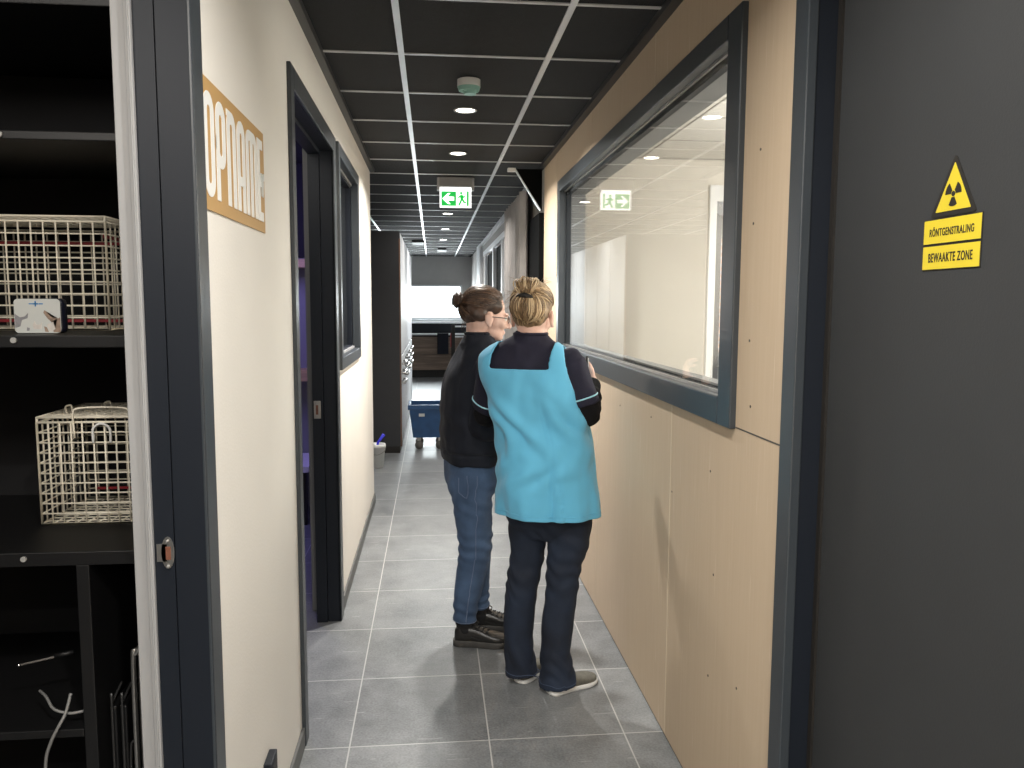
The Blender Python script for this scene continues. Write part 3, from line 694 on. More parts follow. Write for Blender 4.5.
# flat folded crates standing right of the divider
for i, (x, lb) in enumerate([(-.745,'black folded panel standing directly against the shelf divider'),(-.722,'black folded panel standing second right of the shelf divider'),(-.695,'black folded panel with bent wire edge beside the steel rack')]):
    r = empty('folded_panel', (x, 1.84, .08), lb, 'panel', 'folded panels in the lower shelf compartment')
    pboxes('panel_body', M_black, [(-.008,.008,0,.42,0,.53)], r, .004)
    bobj('edge_rod', tubes_bm([crom([(0,-.004,.0),(0,-.004,.52),(0,.004,.54),(0,.06,.56)],6)] if i < 2 else [crom([(-.012,-.006,0),(-.012,-.006,.40),(0,-.006,.45),(0,-.006,.52),(0,.02,.55)],6)], .003), M_rod, r, True)
rk = empty('steel_rack', (-.672, 1.795, .08), 'rounded steel tube rack leaning beside the doorway strip', 'rack')
bobj('steel_tube', tubes_bm([crom([(x,y,0),(x,y,.62),(x+.008,y,.675),(x+.024,y,.70)],8) for x,y in ((-.006,0),(.006,.012),(.018,.024))], .0055, 10), M_steel, rk, True)

# dark wall socket near the floor
so = empty('wall_socket', (XL, 2.12, .285), 'dark wall socket low on the white wall near the doorway', 'socket')
pboxes('cover', M_dark, [(0,.022,-.04,.04,-.08,.018)], so, .003)
pboxes('insert', M_ink, [(.02,.0235,-.025,.025,-.06,.0)], so, .002)

# ------------------------------------------------------------------ far hall objects
cb = empty('kennel_cabinet', (-.75, 8.2, 0), 'tall charcoal cabinet bank with rail handles standing beyond the end of the white wall', 'cabinet')
pb('side_panel', mat('charcoal_panel', (.030,.031,.034), .5, var=.05), [(-1.4,-.325,8.2,8.23,.07,2.275)], cb)
pb('body', M_winwhite, [(-1.4,-.34,8.23,12.5,.07,2.275)], cb)
pb('plinth', M_ink, [(-1.4,-.345,8.21,12.5,0,.07)], cb)
pb('edge_strip', M_brownedge, [(-.337,-.322,8.196,8.232,.07,2.2)], cb)
for k in range(6):
    y0 = 8.25+.7*k
    dr = pb('cabinet_door', M_winwhite, [(-.34,-.322,y0,y0+.68,1.02,2.26)], cb, .004)
    dr = pb('cabinet_door', M_winwhite, [(-.34,-.322,y0,y0+.68,.09,1.0)], cb, .004)
for z in (.92,.82,.72):
    for k in range(4):
        y = .12+1.0*k
        bobj('door_handle', tubes_bm([[(.425,y+.04,z),(.46,y+.04,z)],[(.46,y,z),(.46,y+.52,z)],[(.425,y+.48,z),(.46,y+.48,z)]], .011), M_steel, cb, True)
bk = empty('bucket', (-.53, 7.5, 0), 'small white bucket on the floor holding a blue brush handle', 'bucket')
bm = B(); n = 28
def lathe(bm, prof, n=28, c=(0,0)):
    rows = [[bm.verts.new((c[0]+r*math.cos(2*PI*k/n), c[1]+r*math.sin(2*PI*k/n), z)) for k in range(n)] for r, z in prof]
    for A_, B_ in zip(rows, rows[1:]):
        for k in range(n): bm.faces.new((A_[k], A_[(k+1) % n], B_[(k+1) % n], B_[k]))
    bm.faces.new(rows[0][::-1]); bm.faces.new(rows[-1])
lathe(bm, [(.060,0),(.074,.19),(.082,.19),(.082,.215),(.076,.225),(.070,.225),(.058,.02)]); bobj('pail', bm, M_white, bk, True)
bobj('bail', tubes_bm([crom([(.08,0,.2),(.07,-.05,.16),(.0,-.082,.13),(-.07,-.05,.16),(-.08,0,.2)],6)], .003), M_steel, bk, True)
br = empty('brush', (-.52, 7.49, .2), 'bright blue brush handle sticking out of the white bucket', 'brush')
bobj('handle', tubes_bm([[(-.035,0,-.10),(.0,0,.04),(.055,-.01,.115)]], [.010,.012,.015], 10) if False else (lambda b: (add_shape(b, tube([(-.035,0,-.10),(.0,0,.04),(.055,-.01,.115)], [.010,.012,.016], 10)), b)[1])(B()), M_blueb, br, True)
bm = B(); box(bm, -.05,-.02,-.02,.02,-.17,-.10,.004); bobj('brush_head', bm, M_blueb, br)

ct = empty('laundry_cart', (.02, 8.55, 0), 'blue plastic bin cart on castors standing in the far corridor', 'cart')
bm = B()
o_ = [(-.27,-.20),(.27,-.20),(.27,.20),(-.27,.20)]
lo = [bm.verts.new((x*.86,y*.86,.13)) for x,y in o_]; hi = [bm.verts.new((x,y,.435)) for x,y in o_]; hi2 = [bm.verts.new((x*.94,y*.92,.435)) for x,y in o_]; lo2 = [bm.verts.new((x*.80,y*.80,.15)) for x,y in o_]
bm.faces.new(lo[::-1]); bm.faces.new(lo2)
for A_, B_ in ((lo,hi),(hi,hi2),(hi2,lo2)):
    for k in range(4): bm.faces.new((A_[k],A_[(k+1)%4],B_[(k+1)%4],B_[k]))
bobj('bin', bm, M_blue, ct)
pboxes('rim', M_blue, [(-.285,.285,-.215,-.185,.43,.482),(-.285,.285,.185,.215,.43,.482),(-.285,-.255,-.185,.185,.43,.482),(.255,.285,-.185,.185,.43,.482)], ct, .006)
pboxes('label_mark', M_tin, [(-.17,-.11,-.205,-.197,.36,.39)], ct)
for x, y in ((-.17,-.13),(.05,-.13),(-.17,.13),(.05,.13),):
    bm = B(); cyl(bm, (x,y,.045), .045, .03, 'y', 24); w_ = bobj('castor', bm, M_rubber, ct, True)
    pboxes('castor_fork', M_steel, [(x-.02,x+.02,y-.022,y+.022,.092,.14),(x-.012,x+.012,y+.017,y+.022,.04,.1)], w_)
rc = empty('reception_counter', (0, 16.9, 0), 'long counter with brown plank front below the far window', 'counter')
pb('plank_front', M_counter, [(-1.6,.82,16.75,16.80,.16,.88)], rc)
pb('worktop', M_winwhite, [(-1.6,.82,16.68,17.25,.895,.925)], rc)
pb('upper_front', M_dark, [(-1.6,.82,17.05,17.10,.925,1.13)], rc)
pb('upper_ledge', M_winwhite, [(-1.6,.82,17.0,17.25,1.13,1.165)], rc)
pb('plinth', M_ink, [(-1.6,.82,16.8,17.2,0,.16)], rc)
pb('edge_band', M_ink, [(-1.6,.82,16.72,16.78,.86,.895)], rc)
cl = bobj('cloth', (lambda b: (box(b,.095,.33,16.660,16.678,.50,.93,.006), box(b,.095,.33,16.66,16.80,.9255,.933,.002), b)[2])(B()), M_jacket); tag(cl, 'black cloth hanging over the far plank-fronted counter', 'cloth')
st_ = empty('black_stand', (.40,16.4,0), 'black and red post stand before the far counter', 'stand')
bm = B(); box(bm,-.02,.06,-.02,.02,.02,1.12,.005); bobj('post', bm, M_ink, st_)
pboxes('red_stripe', M_red, [(-.035,-.02,-.022,.022,.66,.95)], st_); pboxes('base', M_ink, [(-.15,.15,-.15,.15,0,.02)], st_)
pboxes('arm', M_winwhite, [(.06,.3,-.015,.015,1.07,1.10),(.06,.3,-.015,.015,.86,.885)], st_)
# curtain beyond the gypsum wall
bm = B(); n = 90; rows = []
for j, z in enumerate((.06, .8, 1.6, 2.1, 2.49)):
    row = []
    for i in range(n+1):
        t = i/n; y = 6.62+1.68*t*(.96+.04*j/4); x = .77+.028*math.sin(t*44)+.010*math.sin(t*97+1); row.append(bm.verts.new((x, y, z)))
    rows.append(row)
for A_, B_ in zip(rows, rows[1:]):
    for i in range(n): bm.faces.new((A_[i],A_[i+1],B_[i+1],B_[i]))
cu_ = empty('curtain', (0,0,0), 'grey pleated curtain hanging beyond the gypsum board wall', 'curtain')
bobj('cloth_panel', bm, M_curtain, cu_, True); bobj('rail', tubes_bm([[(.79,6.55,2.497),(.79,8.4,2.497)]], .01), M_white, cu_)
dp = bobj('dark_panel', (lambda b: (box(b,.79,.838,5.92,6.5,.01,2.22,.004), b)[1])(B()), M_matt); tag(dp, 'narrow black upright panel between gypsum wall and grey curtain', 'panel')
tb_ = empty('triangular_bracket', (.82,5.98,2.54), 'black triangular bracket with pale edge high at the end of the gypsum wall', 'bracket')
mtb = lambda u, v, t: V((u, t, v))
bm = B(); poly_prism(bm, [(-.20,0),(-.002,0),(-.002,-.30),(-.012,-.30)], mtb, -.012, .012); bobj('plate', bm, M_matt, tb_)
bm = B(); strip(bm, [(-.205,.0),(-.012,-.30)], .010, mtb, -.016, .016); bobj('edge_rail', bm, M_tbar, tb_)
pboxes('end_cap', M_white, [(-.26,-.20,-.03,.03,-.018,.006)], tb_, .003)
# treatment room things glimpsed through the left door
sp_ = bobj('shelf_board', (lambda b: (box(b,-1.15,-.84,5.85,6.05,1.80,1.86), b)[1])(B()), M_wood); tag(sp_, 'short pale wooden board high on the violet lit wall inside the left doorway', 'shelf board')
sp2 = bobj('shelf_board', (lambda b: (box(b,-1.15,-.84,5.85,6.05,.98,1.06), b)[1])(B()), M_wood); tag(sp2, 'short pale wooden board at waist height on the violet lit wall inside the left doorway', 'shelf board')
dk = empty('work_table', (-1.1,5.75,0), 'dark topped table glimpsed through the left doorway', 'table')
pboxes('table_top', M_white, [(-.5,.24,-.25,.28,.38,.42)], dk); pboxes('leg', M_ink, [(.17,.22,-.22,-.17,0,.38)], dk); pboxes('leg', M_ink, [(-.45,-.4,-.22,-.17,0,.38)], dk)

# ------------------------------------------------------------------ people
def head_parts(O, th, pitch=0., roll=0.):
    """returns matrix from head-local (x right, y forward, z up, origin under chin) to world"""
    right = V((math.cos(th), -math.sin(th), 0)); fwd = V((math.sin(th), math.cos(th), 0))
    R = Matrix((right, fwd, V((0,0,1)))).transposed()
    R = R @ Matrix.Rotation(-pitch, 3, 'X') @ Matrix.Rotation(roll, 3, 'Y')
    O = V(O); piv = V((0,-.03,.02))
    return R, O
def head_shapes(R, O):
    T = lambda p: O + R @ V(p)
    E_ = lambda c, r: ell(T(c), r, R)
    s = [E_((0,-.015,.142),(.074,.094,.084)), E_((0,.035,.090),(.062,.058,.078)), E_((0,.030,.045),(.054,.055,.040)), E_((0,.068,.020),(.024,.022,.017)),
         E_((0,-.03,.075),(.060,.06,.06))]
    for sx in (-1,1):
        s += [E_((sx*.036,.062,.078),(.027,.028,.024)), E_((sx*.028,.083,.122),(.024,.012,.008)), E_((sx*.077,-.004,.092),(.009,.020,.032)), E_((sx*.081,-.010,.100),(.006,.018,.020)), E_((sx*.078,.002,.066),(.008,.009,.011)), E_((sx*.013,.094,.068),(.009,.010,.008))]
    s.append(limb([(*T((0,.084,.122)),.010),(*T((0,.100,.095)),.010),(*T((0,.112,.074)),.013)], 4, 12))
    s += [E_((0,.087,.0455),(.022,.011,.006)), E_((0,.085,.037),(.019,.010,.006))]
    return s
def hand_shapes(W, d, palm_n, side, curl=.5, L=.19):
    """W wrist, d direction of hand, palm_n palm normal (palm faces), side +1/-1 thumb side vector = d x palm_n * side"""
    d = V(d).normalized(); pn = V(palm_n); pn = (pn - d*pn.dot(d)).normalized(); sv = d.cross(pn)*side; W = V(W)
    k = L/.19; s = []
    M3 = Matrix((sv, d, pn)).transposed()
    s.append(ell(W+d*.052*k, (.041*k,.054*k,.0155*k), M3)); s.append(limb([(*(W-d*.02),.024),(*(W+d*.02),.025*k)],2,14))
    for i, (off, ln, ang) in enumerate([(.030,.072,.0),(.010,.080,.1),(-.010,.075,.2),(-.029,.058,.3)]):
        p = W + d*(.092-.006*abs(i-1))*k + sv*off*k; pts = [(*(W+d*.055*k+sv*off*.8*k), .0085*k), (*p, .0090*k)]
        a = curl*.45+ang*curl*.5; dd = d
        for seg, r in ((.45,.0082),(.31,.0074),(.24,.0066)):
            dd = d*math.cos(a)+pn*math.sin(a); p = p+dd*ln*seg*k; pts.append((*p, r*k)); a += curl*.75
        s.append(limb(pts, 3, 12))
    p = W + d*.022*k + sv*.026*k; pts = [(*p,.013*k)]; dd = (d*.62+sv*.70+pn*.25).normalized(); p = p+dd*.038*k; pts.append((*p,.0115*k)); dd = (d*.88+sv*.30+pn*.35).normalized(); p = p+dd*.034*k; pts.append((*p,.0098*k)); p = p+(d*.9+sv*.05+pn*.4).normalized()*.024*k; pts.append((*p,.0078*k))
    s.append(limb(pts, 3, 12)); return s
def folds(amp, sc, zs=1., seed=0.):
    def f(co): 
        q = V((co.x*sc+seed, co.y*sc, co.z*sc*zs)); return amp*noise.noise(q)
    return f
def face_extras(root, R, O, base):
    T = lambda p: O + R @ V(p) - base
    for sx in (-1,1):
        bm = B(); add_shape(bm, ell(T((sx*.030,.0785,.104)),(.0115,.0115,.0115),R)); e = bobj('eye', bm, M_eyew, root, True)
        bm = B(); add_shape(bm, ell(T((sx*.030,.0875,.1035)),(.0055,.0035,.0055),R)); bobj('iris', bm, M_iris, e, True)
        bm = B(); add_shape(bm, tube([T((sx*.014,.092,.119)),T((sx*.030,.0935,.1245)),T((sx*.047,.083,.119))],[.0025,.003,.0015],6)); bobj('eyebrow', bm, M_brown, root, True)
def strands(bm, R, O, base, C0, rad, starts, end, lift, n=9, r=.0024, jit=.006):
    """tubes over an ellipsoid of hair from start directions to an end direction"""
    C0 = V(C0)
    for s in starts:
        a = V(s).normalized(); b = (V(end)+V((random.uniform(-1,1),random.uniform(-1,1),random.uniform(-1,1)))*.12).normalized()
        ang = a.angle(b, 0.0); pts = []
        j1, j2 = random.uniform(-1,1)*jit, random.uniform(.6,1.3)
        for i in range(n+1):
            t = i/n
            d = (a*math.sin((1-t)*ang)+b*math.sin(t*ang))/max(math.sin(ang), 1e-4) if ang > 1e-3 else a
            k = 1+ (lift*j2*math.sin(PI*t)) + j1*math.sin(PI*t)
            p = C0 + V((d.x*rad[0], d.y*rad[1], d.z*rad[2]))*k
            pts.append(O + R @ p - base)
        rr_ = [r*(.5+.5*math.sin(PI*min(1,max(0,.12+.8*i/n)))) for i in range(n+1)]
        mi = random.choice((0,0,1,1,2)); nf = len(bm.faces); add_shape(bm, tube(pts, rr_, 5))
        bm.faces.ensure_lookup_table()
        for q in range(nf, len(bm.faces)): bm.faces[q].material_index = mi
def surf_line(me, pts, lift=.001):
    """snap a poly line onto mesh me"""
    bv = BVHTree.FromPolygons([v.co.copy() for v in me.vertices], [tuple(p.vertices) for p in me.polygons]); out = []
    for p in pts:
        h = bv.find_nearest(V(p))
        out.append(h[0]+h[1]*lift)
    return out
def dense(pts, n): 
    out = []
    for a, b in zip(pts, pts[1:]):
        for k in range(n): out.append(V(a).lerp(V(b), k/n))
    out.append(V(pts[-1])); return out

def shoe(root, base, heel, th, L, W, m_up, m_sole, hgt, name='shoe', laces=True, sole_h=.022):
    """heel point on the floor, heading th"""
    f = V((math.sin(th), math.cos(th), 0)); rt = V((math.cos(th), -math.sin(th), 0)); H = V(heel)
    def P(u, w, z): return H + f*(u*L) + rt*(w*W) + V((0,0,z)) - base
    outline = [(0,.0),(.02,.26),(.12,.36),(.35,.36),(.55,.42),(.72,.50),(.86,.44),(.96,.24),(1,.0),(.96,-.26),(.86,-.42),(.72,-.46),(.55,-.40),(.35,-.36),(.12,-.36),(.02,-.26)]
    outline = crom([*outline, outline[0]], 4)[:-1]
    bm = B(); n = len(outline)
    rows = []
    for z, k in ((0,.97),(.004,1.03),(sole_h,1.03),(sole_h+.003,.98)):
        rows.append([bm.verts.new(P(.5+(u-.5)*k, w*k, z)) for u, w in outline])
    for A_, B_ in zip(rows, rows[1:]):
        for i in range(n): bm.faces.new((A_[i],A_[(i+1)%n],B_[(i+1)%n],B_[i]))
    bm.faces.new(rows[0][::-1]); bm.faces.new(rows[-1])
    sole = bobj('sole', bm, m_sole, None, True)
    shapes = []
    vs = []; fs = []; ns_ = 16
    secs = [(.02,.25,.062),(.10,.36,.078),(.22,.37,.080),(.34,.37,.078),(.46,.40,.070),(.58,.44,.058),(.72,.48,.046),(.84,.45,.040),(.93,.32,.034),(.985,.14,.028)]
    S = crom(secs, 4)
    for u, w, h in S:
        for k in range(ns_):
            a = 2*PI*k/ns_; c, s = math.cos(a), math.sin(a)
            zz = sole_h*.6 + (h*hgt/.075)*(.5+.5*math.copysign(abs(s)**.8, s))
            vs.append(P(u, w*math.copysign(abs(c)**.75, c), zz))
    for i in range(len(S)-1):
        for k in range(ns_):
            a = i*ns_+k; b = i*ns_+(k+1) % ns_; fs.append((a,b,b+ns_,a+ns_))
    fs.append(tuple(range(ns_))[::-1]); fs.append(tuple((len(S)-1)*ns_+k for k in range(ns_)))
    me = fuse([(vs, fs)], .004, 3)
    up = link(name, me, m_up, root)
    sole.parent = up
    if laces:
        bm = B()
        for k in range(4):
            u = .36+.075*k; h = [.075,.068,.061,.054][k]*hgt/.075+sole_h*.6
            pts = [P(u,-.26,h-.010), P(u+.02,-.1,h+.003), P(u+.03,.1,h+.003), P(u+.01,.26,h-.010)]
            add_shape(bm, tube(surf_line(me, dense(pts,4), .002), .0028, 6))
            pts = [P(u+.05,-.26,h-.014), P(u+.03,-.1,h), P(u+.02,.1,h), P(u-.01,.26,h-.008)]
            add_shape(bm, tube(surf_line(me, dense(pts,4), .003), .0026, 6))
        for sg_ in (-1,1):
            add_shape(bm, tube(crom([P(.38,0,.085*hgt/.075), P(.36,sg_*.2,.105*hgt/.075), P(.42,sg_*.36,.095*hgt/.075), P(.40,sg_*.1,.086*hgt/.075)],5), .0024, 6))
        bobj('laces', bm, M_lace, up, True)
    if not laces: return up
    bm = B()
    pts = [P(.30,-.36,.050),P(.42,-.39,.042),P(.52,-.42,.034)]
    add_shape(bm, tube(surf_line(me, dense(pts,4), .0), .002, 6)); pts = [P(.30,.36,.050),P(.42,.39,.042),P(.52,.42,.034)]
    add_shape(bm, tube(surf_line(me, dense(pts,4), .0), .002, 6)); bobj('seam', bm, M_lace if laces else m_up, up, True)
    return up

# ---- right hand woman in the cyan tunic
def woman_tunic():
    base = V((.44,3.05,0)); th = math.radians(20)
    root = empty('person', base, 'woman in cyan sleeveless tunic over navy shirt, blond pinned-up hair, back turned', 'person')
    rt = V((math.cos(th),-math.sin(th),0)); fw = V((math.sin(th),math.cos(th),0))
    Rh, Oh = head_parts((.385,3.075,1.396), math.radians(20), .14)
    rings = [(.722,.452,3.06,.200,.156),(.80,.451,3.06,.198,.156),(.90,.445,3.06,.190,.148),(1.0,.434,3.06,.181,.134),(1.10,.415,3.06,.180,.130),(1.20,.392,3.06,.184,.130),(1.28,.374,3.06,.188,.122),(1.335,.367,3.06,.182,.108),(1.375,.368,3.062,.148,.090),(1.405,.374,3.065,.098,.072),(1.425,.379,3.068,.070,.062)]
    def inset(rs, d): return [(z,x,y,a-d,b-d) for z,x,y,a,b in rs]
    Ls, Le, Lw = (.236,3.13,1.312), (.222,3.235,1.09), (.38,3.36,1.14)
    Rs, Re, Rw = (.522,2.995,1.325), (.590,2.985,1.125), (.645,3.155,1.225)
    legL = [(.385,3.10,.82,.088),(.378,3.10,.64,.078),(.377,3.115,.53,.069),(.358,3.11,.42,.066),(.346,3.115,.28,.063),(.344,3.12,.16,.061),(.352,3.115,.08,.062),(.356,3.113,.032,.070)]
    legR = [(.520,3.04,.82,.094),(.535,3.035,.64,.088),(.518,3.03,.53,.073),(.508,3.03,.42,.065),(.492,3.03,.28,.064),(.484,3.025,.155,.061),(.488,3.02,.08,.067),(.492,3.020,.026,.079)]
    # body
    s = head_shapes(Rh, Oh)
    neckb = Oh + Rh @ V((0,-.035,.06))
    s.append(limb([(.381,3.06,1.36,.058),(.382,3.062,1.41,.054),(*neckb,.052)],5,20))
    s.append(ringloft([r for r in inset(rings, .022) if r[0] > .75], th))
    for sh_, el, wr_ in ((Ls,Le,Lw),(Rs,Re,Rw)):
        s.append(limb([(*sh_,.044),(*V(sh_).lerp(V(el),.5),.040),(*el,.036),(*V(el).lerp(V(wr_),.5),.033),(*wr_,.025)],5,16))
    s += hand_shapes(Rw, (-.10,.62,.55), (-.9,-.1,.2), -1, .75, .175)
    s += hand_shapes(Lw, (.75,.55,.30), (.35,-.2,.8), 1, .6, .175)
    for lg in (legL, legR): s.append(limb([(x,y,z,r-.018) for x,y,z,r in lg[:-2]]+[(lg[-2][0],lg[-2][1],.07,.036)],4,16))
    me = fuse(s, .0045, 4); shift(me, base); body = link('body', me, M_skin, root)
    face_extras(root, Rh, Oh, base)
    # shirt (navy) with sleeves
    s = [ringloft([(z,x,y,a-(.018 if z < 1.22 else .007),b-(.018 if z < 1.22 else .007)) for z,x,y,a,b in rings if z > .85], th, 5, 48)]
    s.append(limb([(.372,3.062,1.385,.073),(.379,3.066,1.415,.066),(.382,3.068,1.432,.062)],4,24,True))
    sl = []
    for sh_, el, q in ((Ls,Le,.86),(Rs,Re,.84)):
        sh_ = V(sh_); el = V(el); e2 = sh_.lerp(el, q)
        k = [(*sh_,.062),(*sh_.lerp(el,.3),.064),(*sh_.lerp(el,.6),.063),(*e2,.064)]
        P = crom(k, 6); pts = [V(p[:3]) for p in P]; rs = [p[3] for p in P]
        s.append(limb([(*sh_,.055),(*sh_.lerp(el,.1),.06)],2,20)); s.append(tube(pts, rs, 28)); sl.append((sh_, el, q))
    me = fuse(s, .0055, 5)
    f1 = folds(.006, 14, .5, 3); displace(me, lambda co: f1(co) + .003*noise.noise(V((co.x*30,co.y*30,co.z*14))))
    shirtme = me.copy(); shift(me, base); link('shirt', me, M_navy, root)
    shirt = root.children[-1]
    bm = B()
    for sh_, el, q in sl:
        c = sh_.lerp(el, q-.14); ax = (el-sh_).normalized(); o1 = ax.orthogonal().normalized(); o2 = ax.cross(o1)
        ring = surf_line(shirtme, [c+(o1*math.cos(2*PI*k/28)+o2*math.sin(2*PI*k/28))*.075 for k in range(29)], .001)
        add_shape(bm, tube([p-base for p in ring], .0032, 6))
    bobj('sleeve_piping', bm, M_pipe, shirt, True)
    # collar seam band
    bm = B(); ring = [ringpt((1.428,.380,3.066,.064,.062), 2*PI*k/40, th, 2)-base for k in range(41)]; add_shape(bm, tube(ring, .006, 8)); bobj('collar', bm, M_navy, shirt, True)
    # black undersleeves: elbow and forearm
    for sh_, el, wr_ in ((Ls,Le,Lw),(Rs,Re,Rw)):
        a = V(sh_).lerp(V(el), .66); w = V(wr_)
        me = fuse([limb([(*a,.050),(*V(sh_).lerp(V(el),.88),.053),(*(V(el)+V((0,.006,-.004))),.052),(*V(el).lerp(w,.3),.048),(*V(el).lerp(w,.7),.040),(*V(el).lerp(w,.92),.034)],5,22)], .005, 3)
        f2 = folds(.007, 26, 1.4, 9); displace(me, f2); shift(me, base); link('undersleeve', me, M_under, root)
    # tunic: strip of the torso surface
    P = crom([(z,x,y,a+.006,b+.006) for z,x,y,a,b in rings], 14); N = 168
    bm = B(); rows = []; info = []
    for p in P:
        row = []; inf = []
        for k in range(N):
            a = 2*PI*k/N; q = ringpt(p, a, th, 2.25); d = (q - V((p[1],p[2],p[0]))); nrm = V((d.x,d.y,0)).normalized()
            uu = d.dot(rt); ff = d.dot(fw); z = p[0]
            low = max(0, min(1, (1.02-z)/.3))
            dsp = .007*low*math.sin(a*7+2*z+.7) + .016*noise.noise(V((q.x*9,q.y*9,q.z*4.5))) + .008*noise.noise(V((q.x*20+4,q.y*20,q.z*9)))
            if ff < 0:
                us = uu-.055
                dsp += -.007*math.exp(-(us/.010)**2)*(1 if z < 1.12 else max(0,1-(z-1.12)/.08))
                if z < .90:
                    wv = (.90-z)*.20; dsp += (.007 if 0 < us < wv+.006 else 0)*min(1,(.90-z)/.05)
                # diagonal pull folds
                dsp += .0085*math.sin((uu*1.3+z)*42+1.5+3*noise.noise(V((uu*8,z*8,1))))*math.exp(-((z-1.06)/.10)**2)
                dsp += .0065*math.sin((uu*-.9+z)*48+3*noise.noise(V((uu*8,z*8,5))))*math.exp(-((z-.93)/.10)**2)*(1 if uu < 0 else .5)
            q = q + nrm*dsp
            row.append(bm.verts.new(q-base)); inf.append((uu, ff, z))
        rows.append(row); info.append(inf)
    def keep(uu, ff, z):
        if z > 1.395: return False
        lim = .1745-(z-1.2)*.16 if uu > 0 else .1875-(z-1.2)*.06
        if abs(uu) > lim and z > 1.19: return False
        if ff < 0:
            c = -.012+(z-1.3)*.16; hw = .115-(z-1.3)*.06
            if z > 1.297+.0*uu and abs(uu-c) < hw: return False
        else:
            if z > 1.24 and abs(uu) < .03+(z-1.24)*.5: return False
        return True
    for i in range(len(P)-1):
        for k in range(N):
            k2 = (k+1) % N
            m_ = [(info[i][k][t]+info[i+1][k2][t]+info[i][k2][t]+info[i+1][k][t])/4 for t in range(3)]
            if keep(*m_): bm.faces.new((rows[i][k],rows[i][k2],rows[i+1][k2],rows[i+1][k]))
    bmesh.ops.delete(bm, geom=[v for v in bm.verts if not v.link_faces], context='VERTS')
    # smooth the cut outline
    bd = [v for v in bm.verts if any(e.is_boundary for e in v.link_edges)]
    for _ in range(4):
        nw = {}
        for v in bd:
            nb = [e.other_vert(v).co for e in v.link_edges if e.is_boundary]
            if len(nb) == 2: nw[v] = v.co*.4+(nb[0]+nb[1])*.3
        for v, c in nw.items(): v.co = c
    tun = bobj('tunic', bm, M_cyan, root, True)
    so_ = tun.modifiers.new('thickness', 'SOLIDIFY'); so_.thickness = .004; so_.offset = .6
    bm = B()
    hem = [ringpt((.742,.4525,3.06,.2125,.170), 2*PI*k/60, th, 2.25)-base for k in range(61)]
    tme = tun.data
    add_shape(bm, tube(surf_line(tme, hem, .003), .0016, 5))
    bobj('seam', bm, M_cyan, tun, True)
    # trousers
    s = [limb(legL,5,26,True), limb(legR,5,26,True), ringloft([(.62,.45,3.065,.10,.07),(.70,.45,3.065,.165,.115),(.85,.445,3.065,.17,.125),(.98,.434,3.065,.155,.115)], th)]
    me = fuse(s, .0055, 3)
    def jf(co):
        k = math.exp(-((co.z-.46)/.10)**2); k2 = math.exp(-((co.z-.10)/.07)**2); k3 = math.exp(-((co.z-.66)/.08)**2)
        w = noise.noise(V((co.x*9,co.y*9,co.z*3)))
        return (.003*k*math.sin(co.z*95+9*w+co.x*35) + .004*k2*math.sin(co.z*70+10*w+co.x*30) + .003*k3*math.sin(co.z*60+8*w+co.x*50) + .004*noise.noise(V((co.x*16,co.y*16,co.z*9))))
    displace(me, jf); full = me.copy(); shift(me, base); tr_ = link('trousers', me, M_jeandk, root)
    bm = B()
    for c, z, r in (((.356,3.113),.052,.085),((.491,3.02),.046,.09)):
        add_shape(bm, tube([p-base for p in surf_line(full, [(c[0]+r*math.cos(2*PI*k/40), c[1]+r*math.sin(2*PI*k/40), z) for k in range(41)], .0005)], .0014, 5))
    bobj('hem_stitching', bm, M_stitchdk, tr_, True)
    shoe(root, base, (.452,2.979,0), math.radians(62), .235, .092, M_suede, M_solew, .056, 'shoe', False, .014)
    shoe(root, base, (.340,3.082,0), math.radians(45), .235, .090, M_suede, M_solew, .056, 'shoe', False, .014)
    # hair: cap, twisted knot and strands
    T = lambda p: Oh + Rh @ V(p)
    cap = [ell(T((0,-.020,.150)),(.081,.096,.086),Rh), ell(T((0,-.055,.112)),(.072,.062,.070),Rh), ell(T((0,-.098,.118)),(.056,.036,.052),Rh), ell(T((0,-.070,.192)),(.052,.045,.034),Rh), ell(T((.0,-.03,.205)),(.055,.06,.028),Rh)]
    me = fuse(cap, .005, 3); displace(me, lambda co: .004*noise.noise(co*40)+.0025*noise.noise(co*90)); shift(me, base)
    hair = link('hair', me, M_blond, root)
    bm = B()
    hl = [(math.cos(a)*1.0*random.uniform(.85,1), random.uniform(-.3,.85), random.uniform(.0,1.0)) for a in [random.uniform(0,PI) if random.random() < .5 else random.uniform(PI,2*PI) for _ in range(190)]]
    strands(bm, Rh, Oh, base, (0,-.02,.145), (.083,.100,.090), hl, (0,-.85,.42), .03, 9, .0030)
    low = [(random.uniform(-.8,.8), random.uniform(-.9,-.3), random.uniform(-.9,-.2)) for _ in range(90)]
    strands(bm, Rh, Oh, base, (0,-.04,.125), (.076,.085,.085), low, (0,-.9,.50), .03, 8, .003)
    kn = [(random.uniform(-1,1), random.uniform(-.7,.1), random.uniform(-1,-.2)) for _ in range(120)]
    strands(bm, Rh, Oh, base, (0,-.098,.120), (.060,.042,.056), kn, (random.uniform(-.2,.2),-.2,1), .08, 8, .0030, .12)
    tf = [(random.uniform(-.6,.6), random.uniform(-.9,.3), 1) for _ in range(70)]
    strands(bm, Rh, Oh, base, (0,-.060,.194), (.058,.056,.044), tf, (0,-.6,-.5), .16, 7, .0026, .2)
    for k in range(26):
        a = random.uniform(0,2*PI); p0 = T((.05*math.cos(a),-.05+.05*math.sin(a),.22)); dv = Rh @ V((math.cos(a)*.03,math.sin(a)*.02-.01,random.uniform(.0,.022)))
        add_shape(bm, tube([p0-base, p0+dv*.6+V((0,0,.008))-base, p0+dv*1.3-base], [.0006,.0005,.0003], 4))
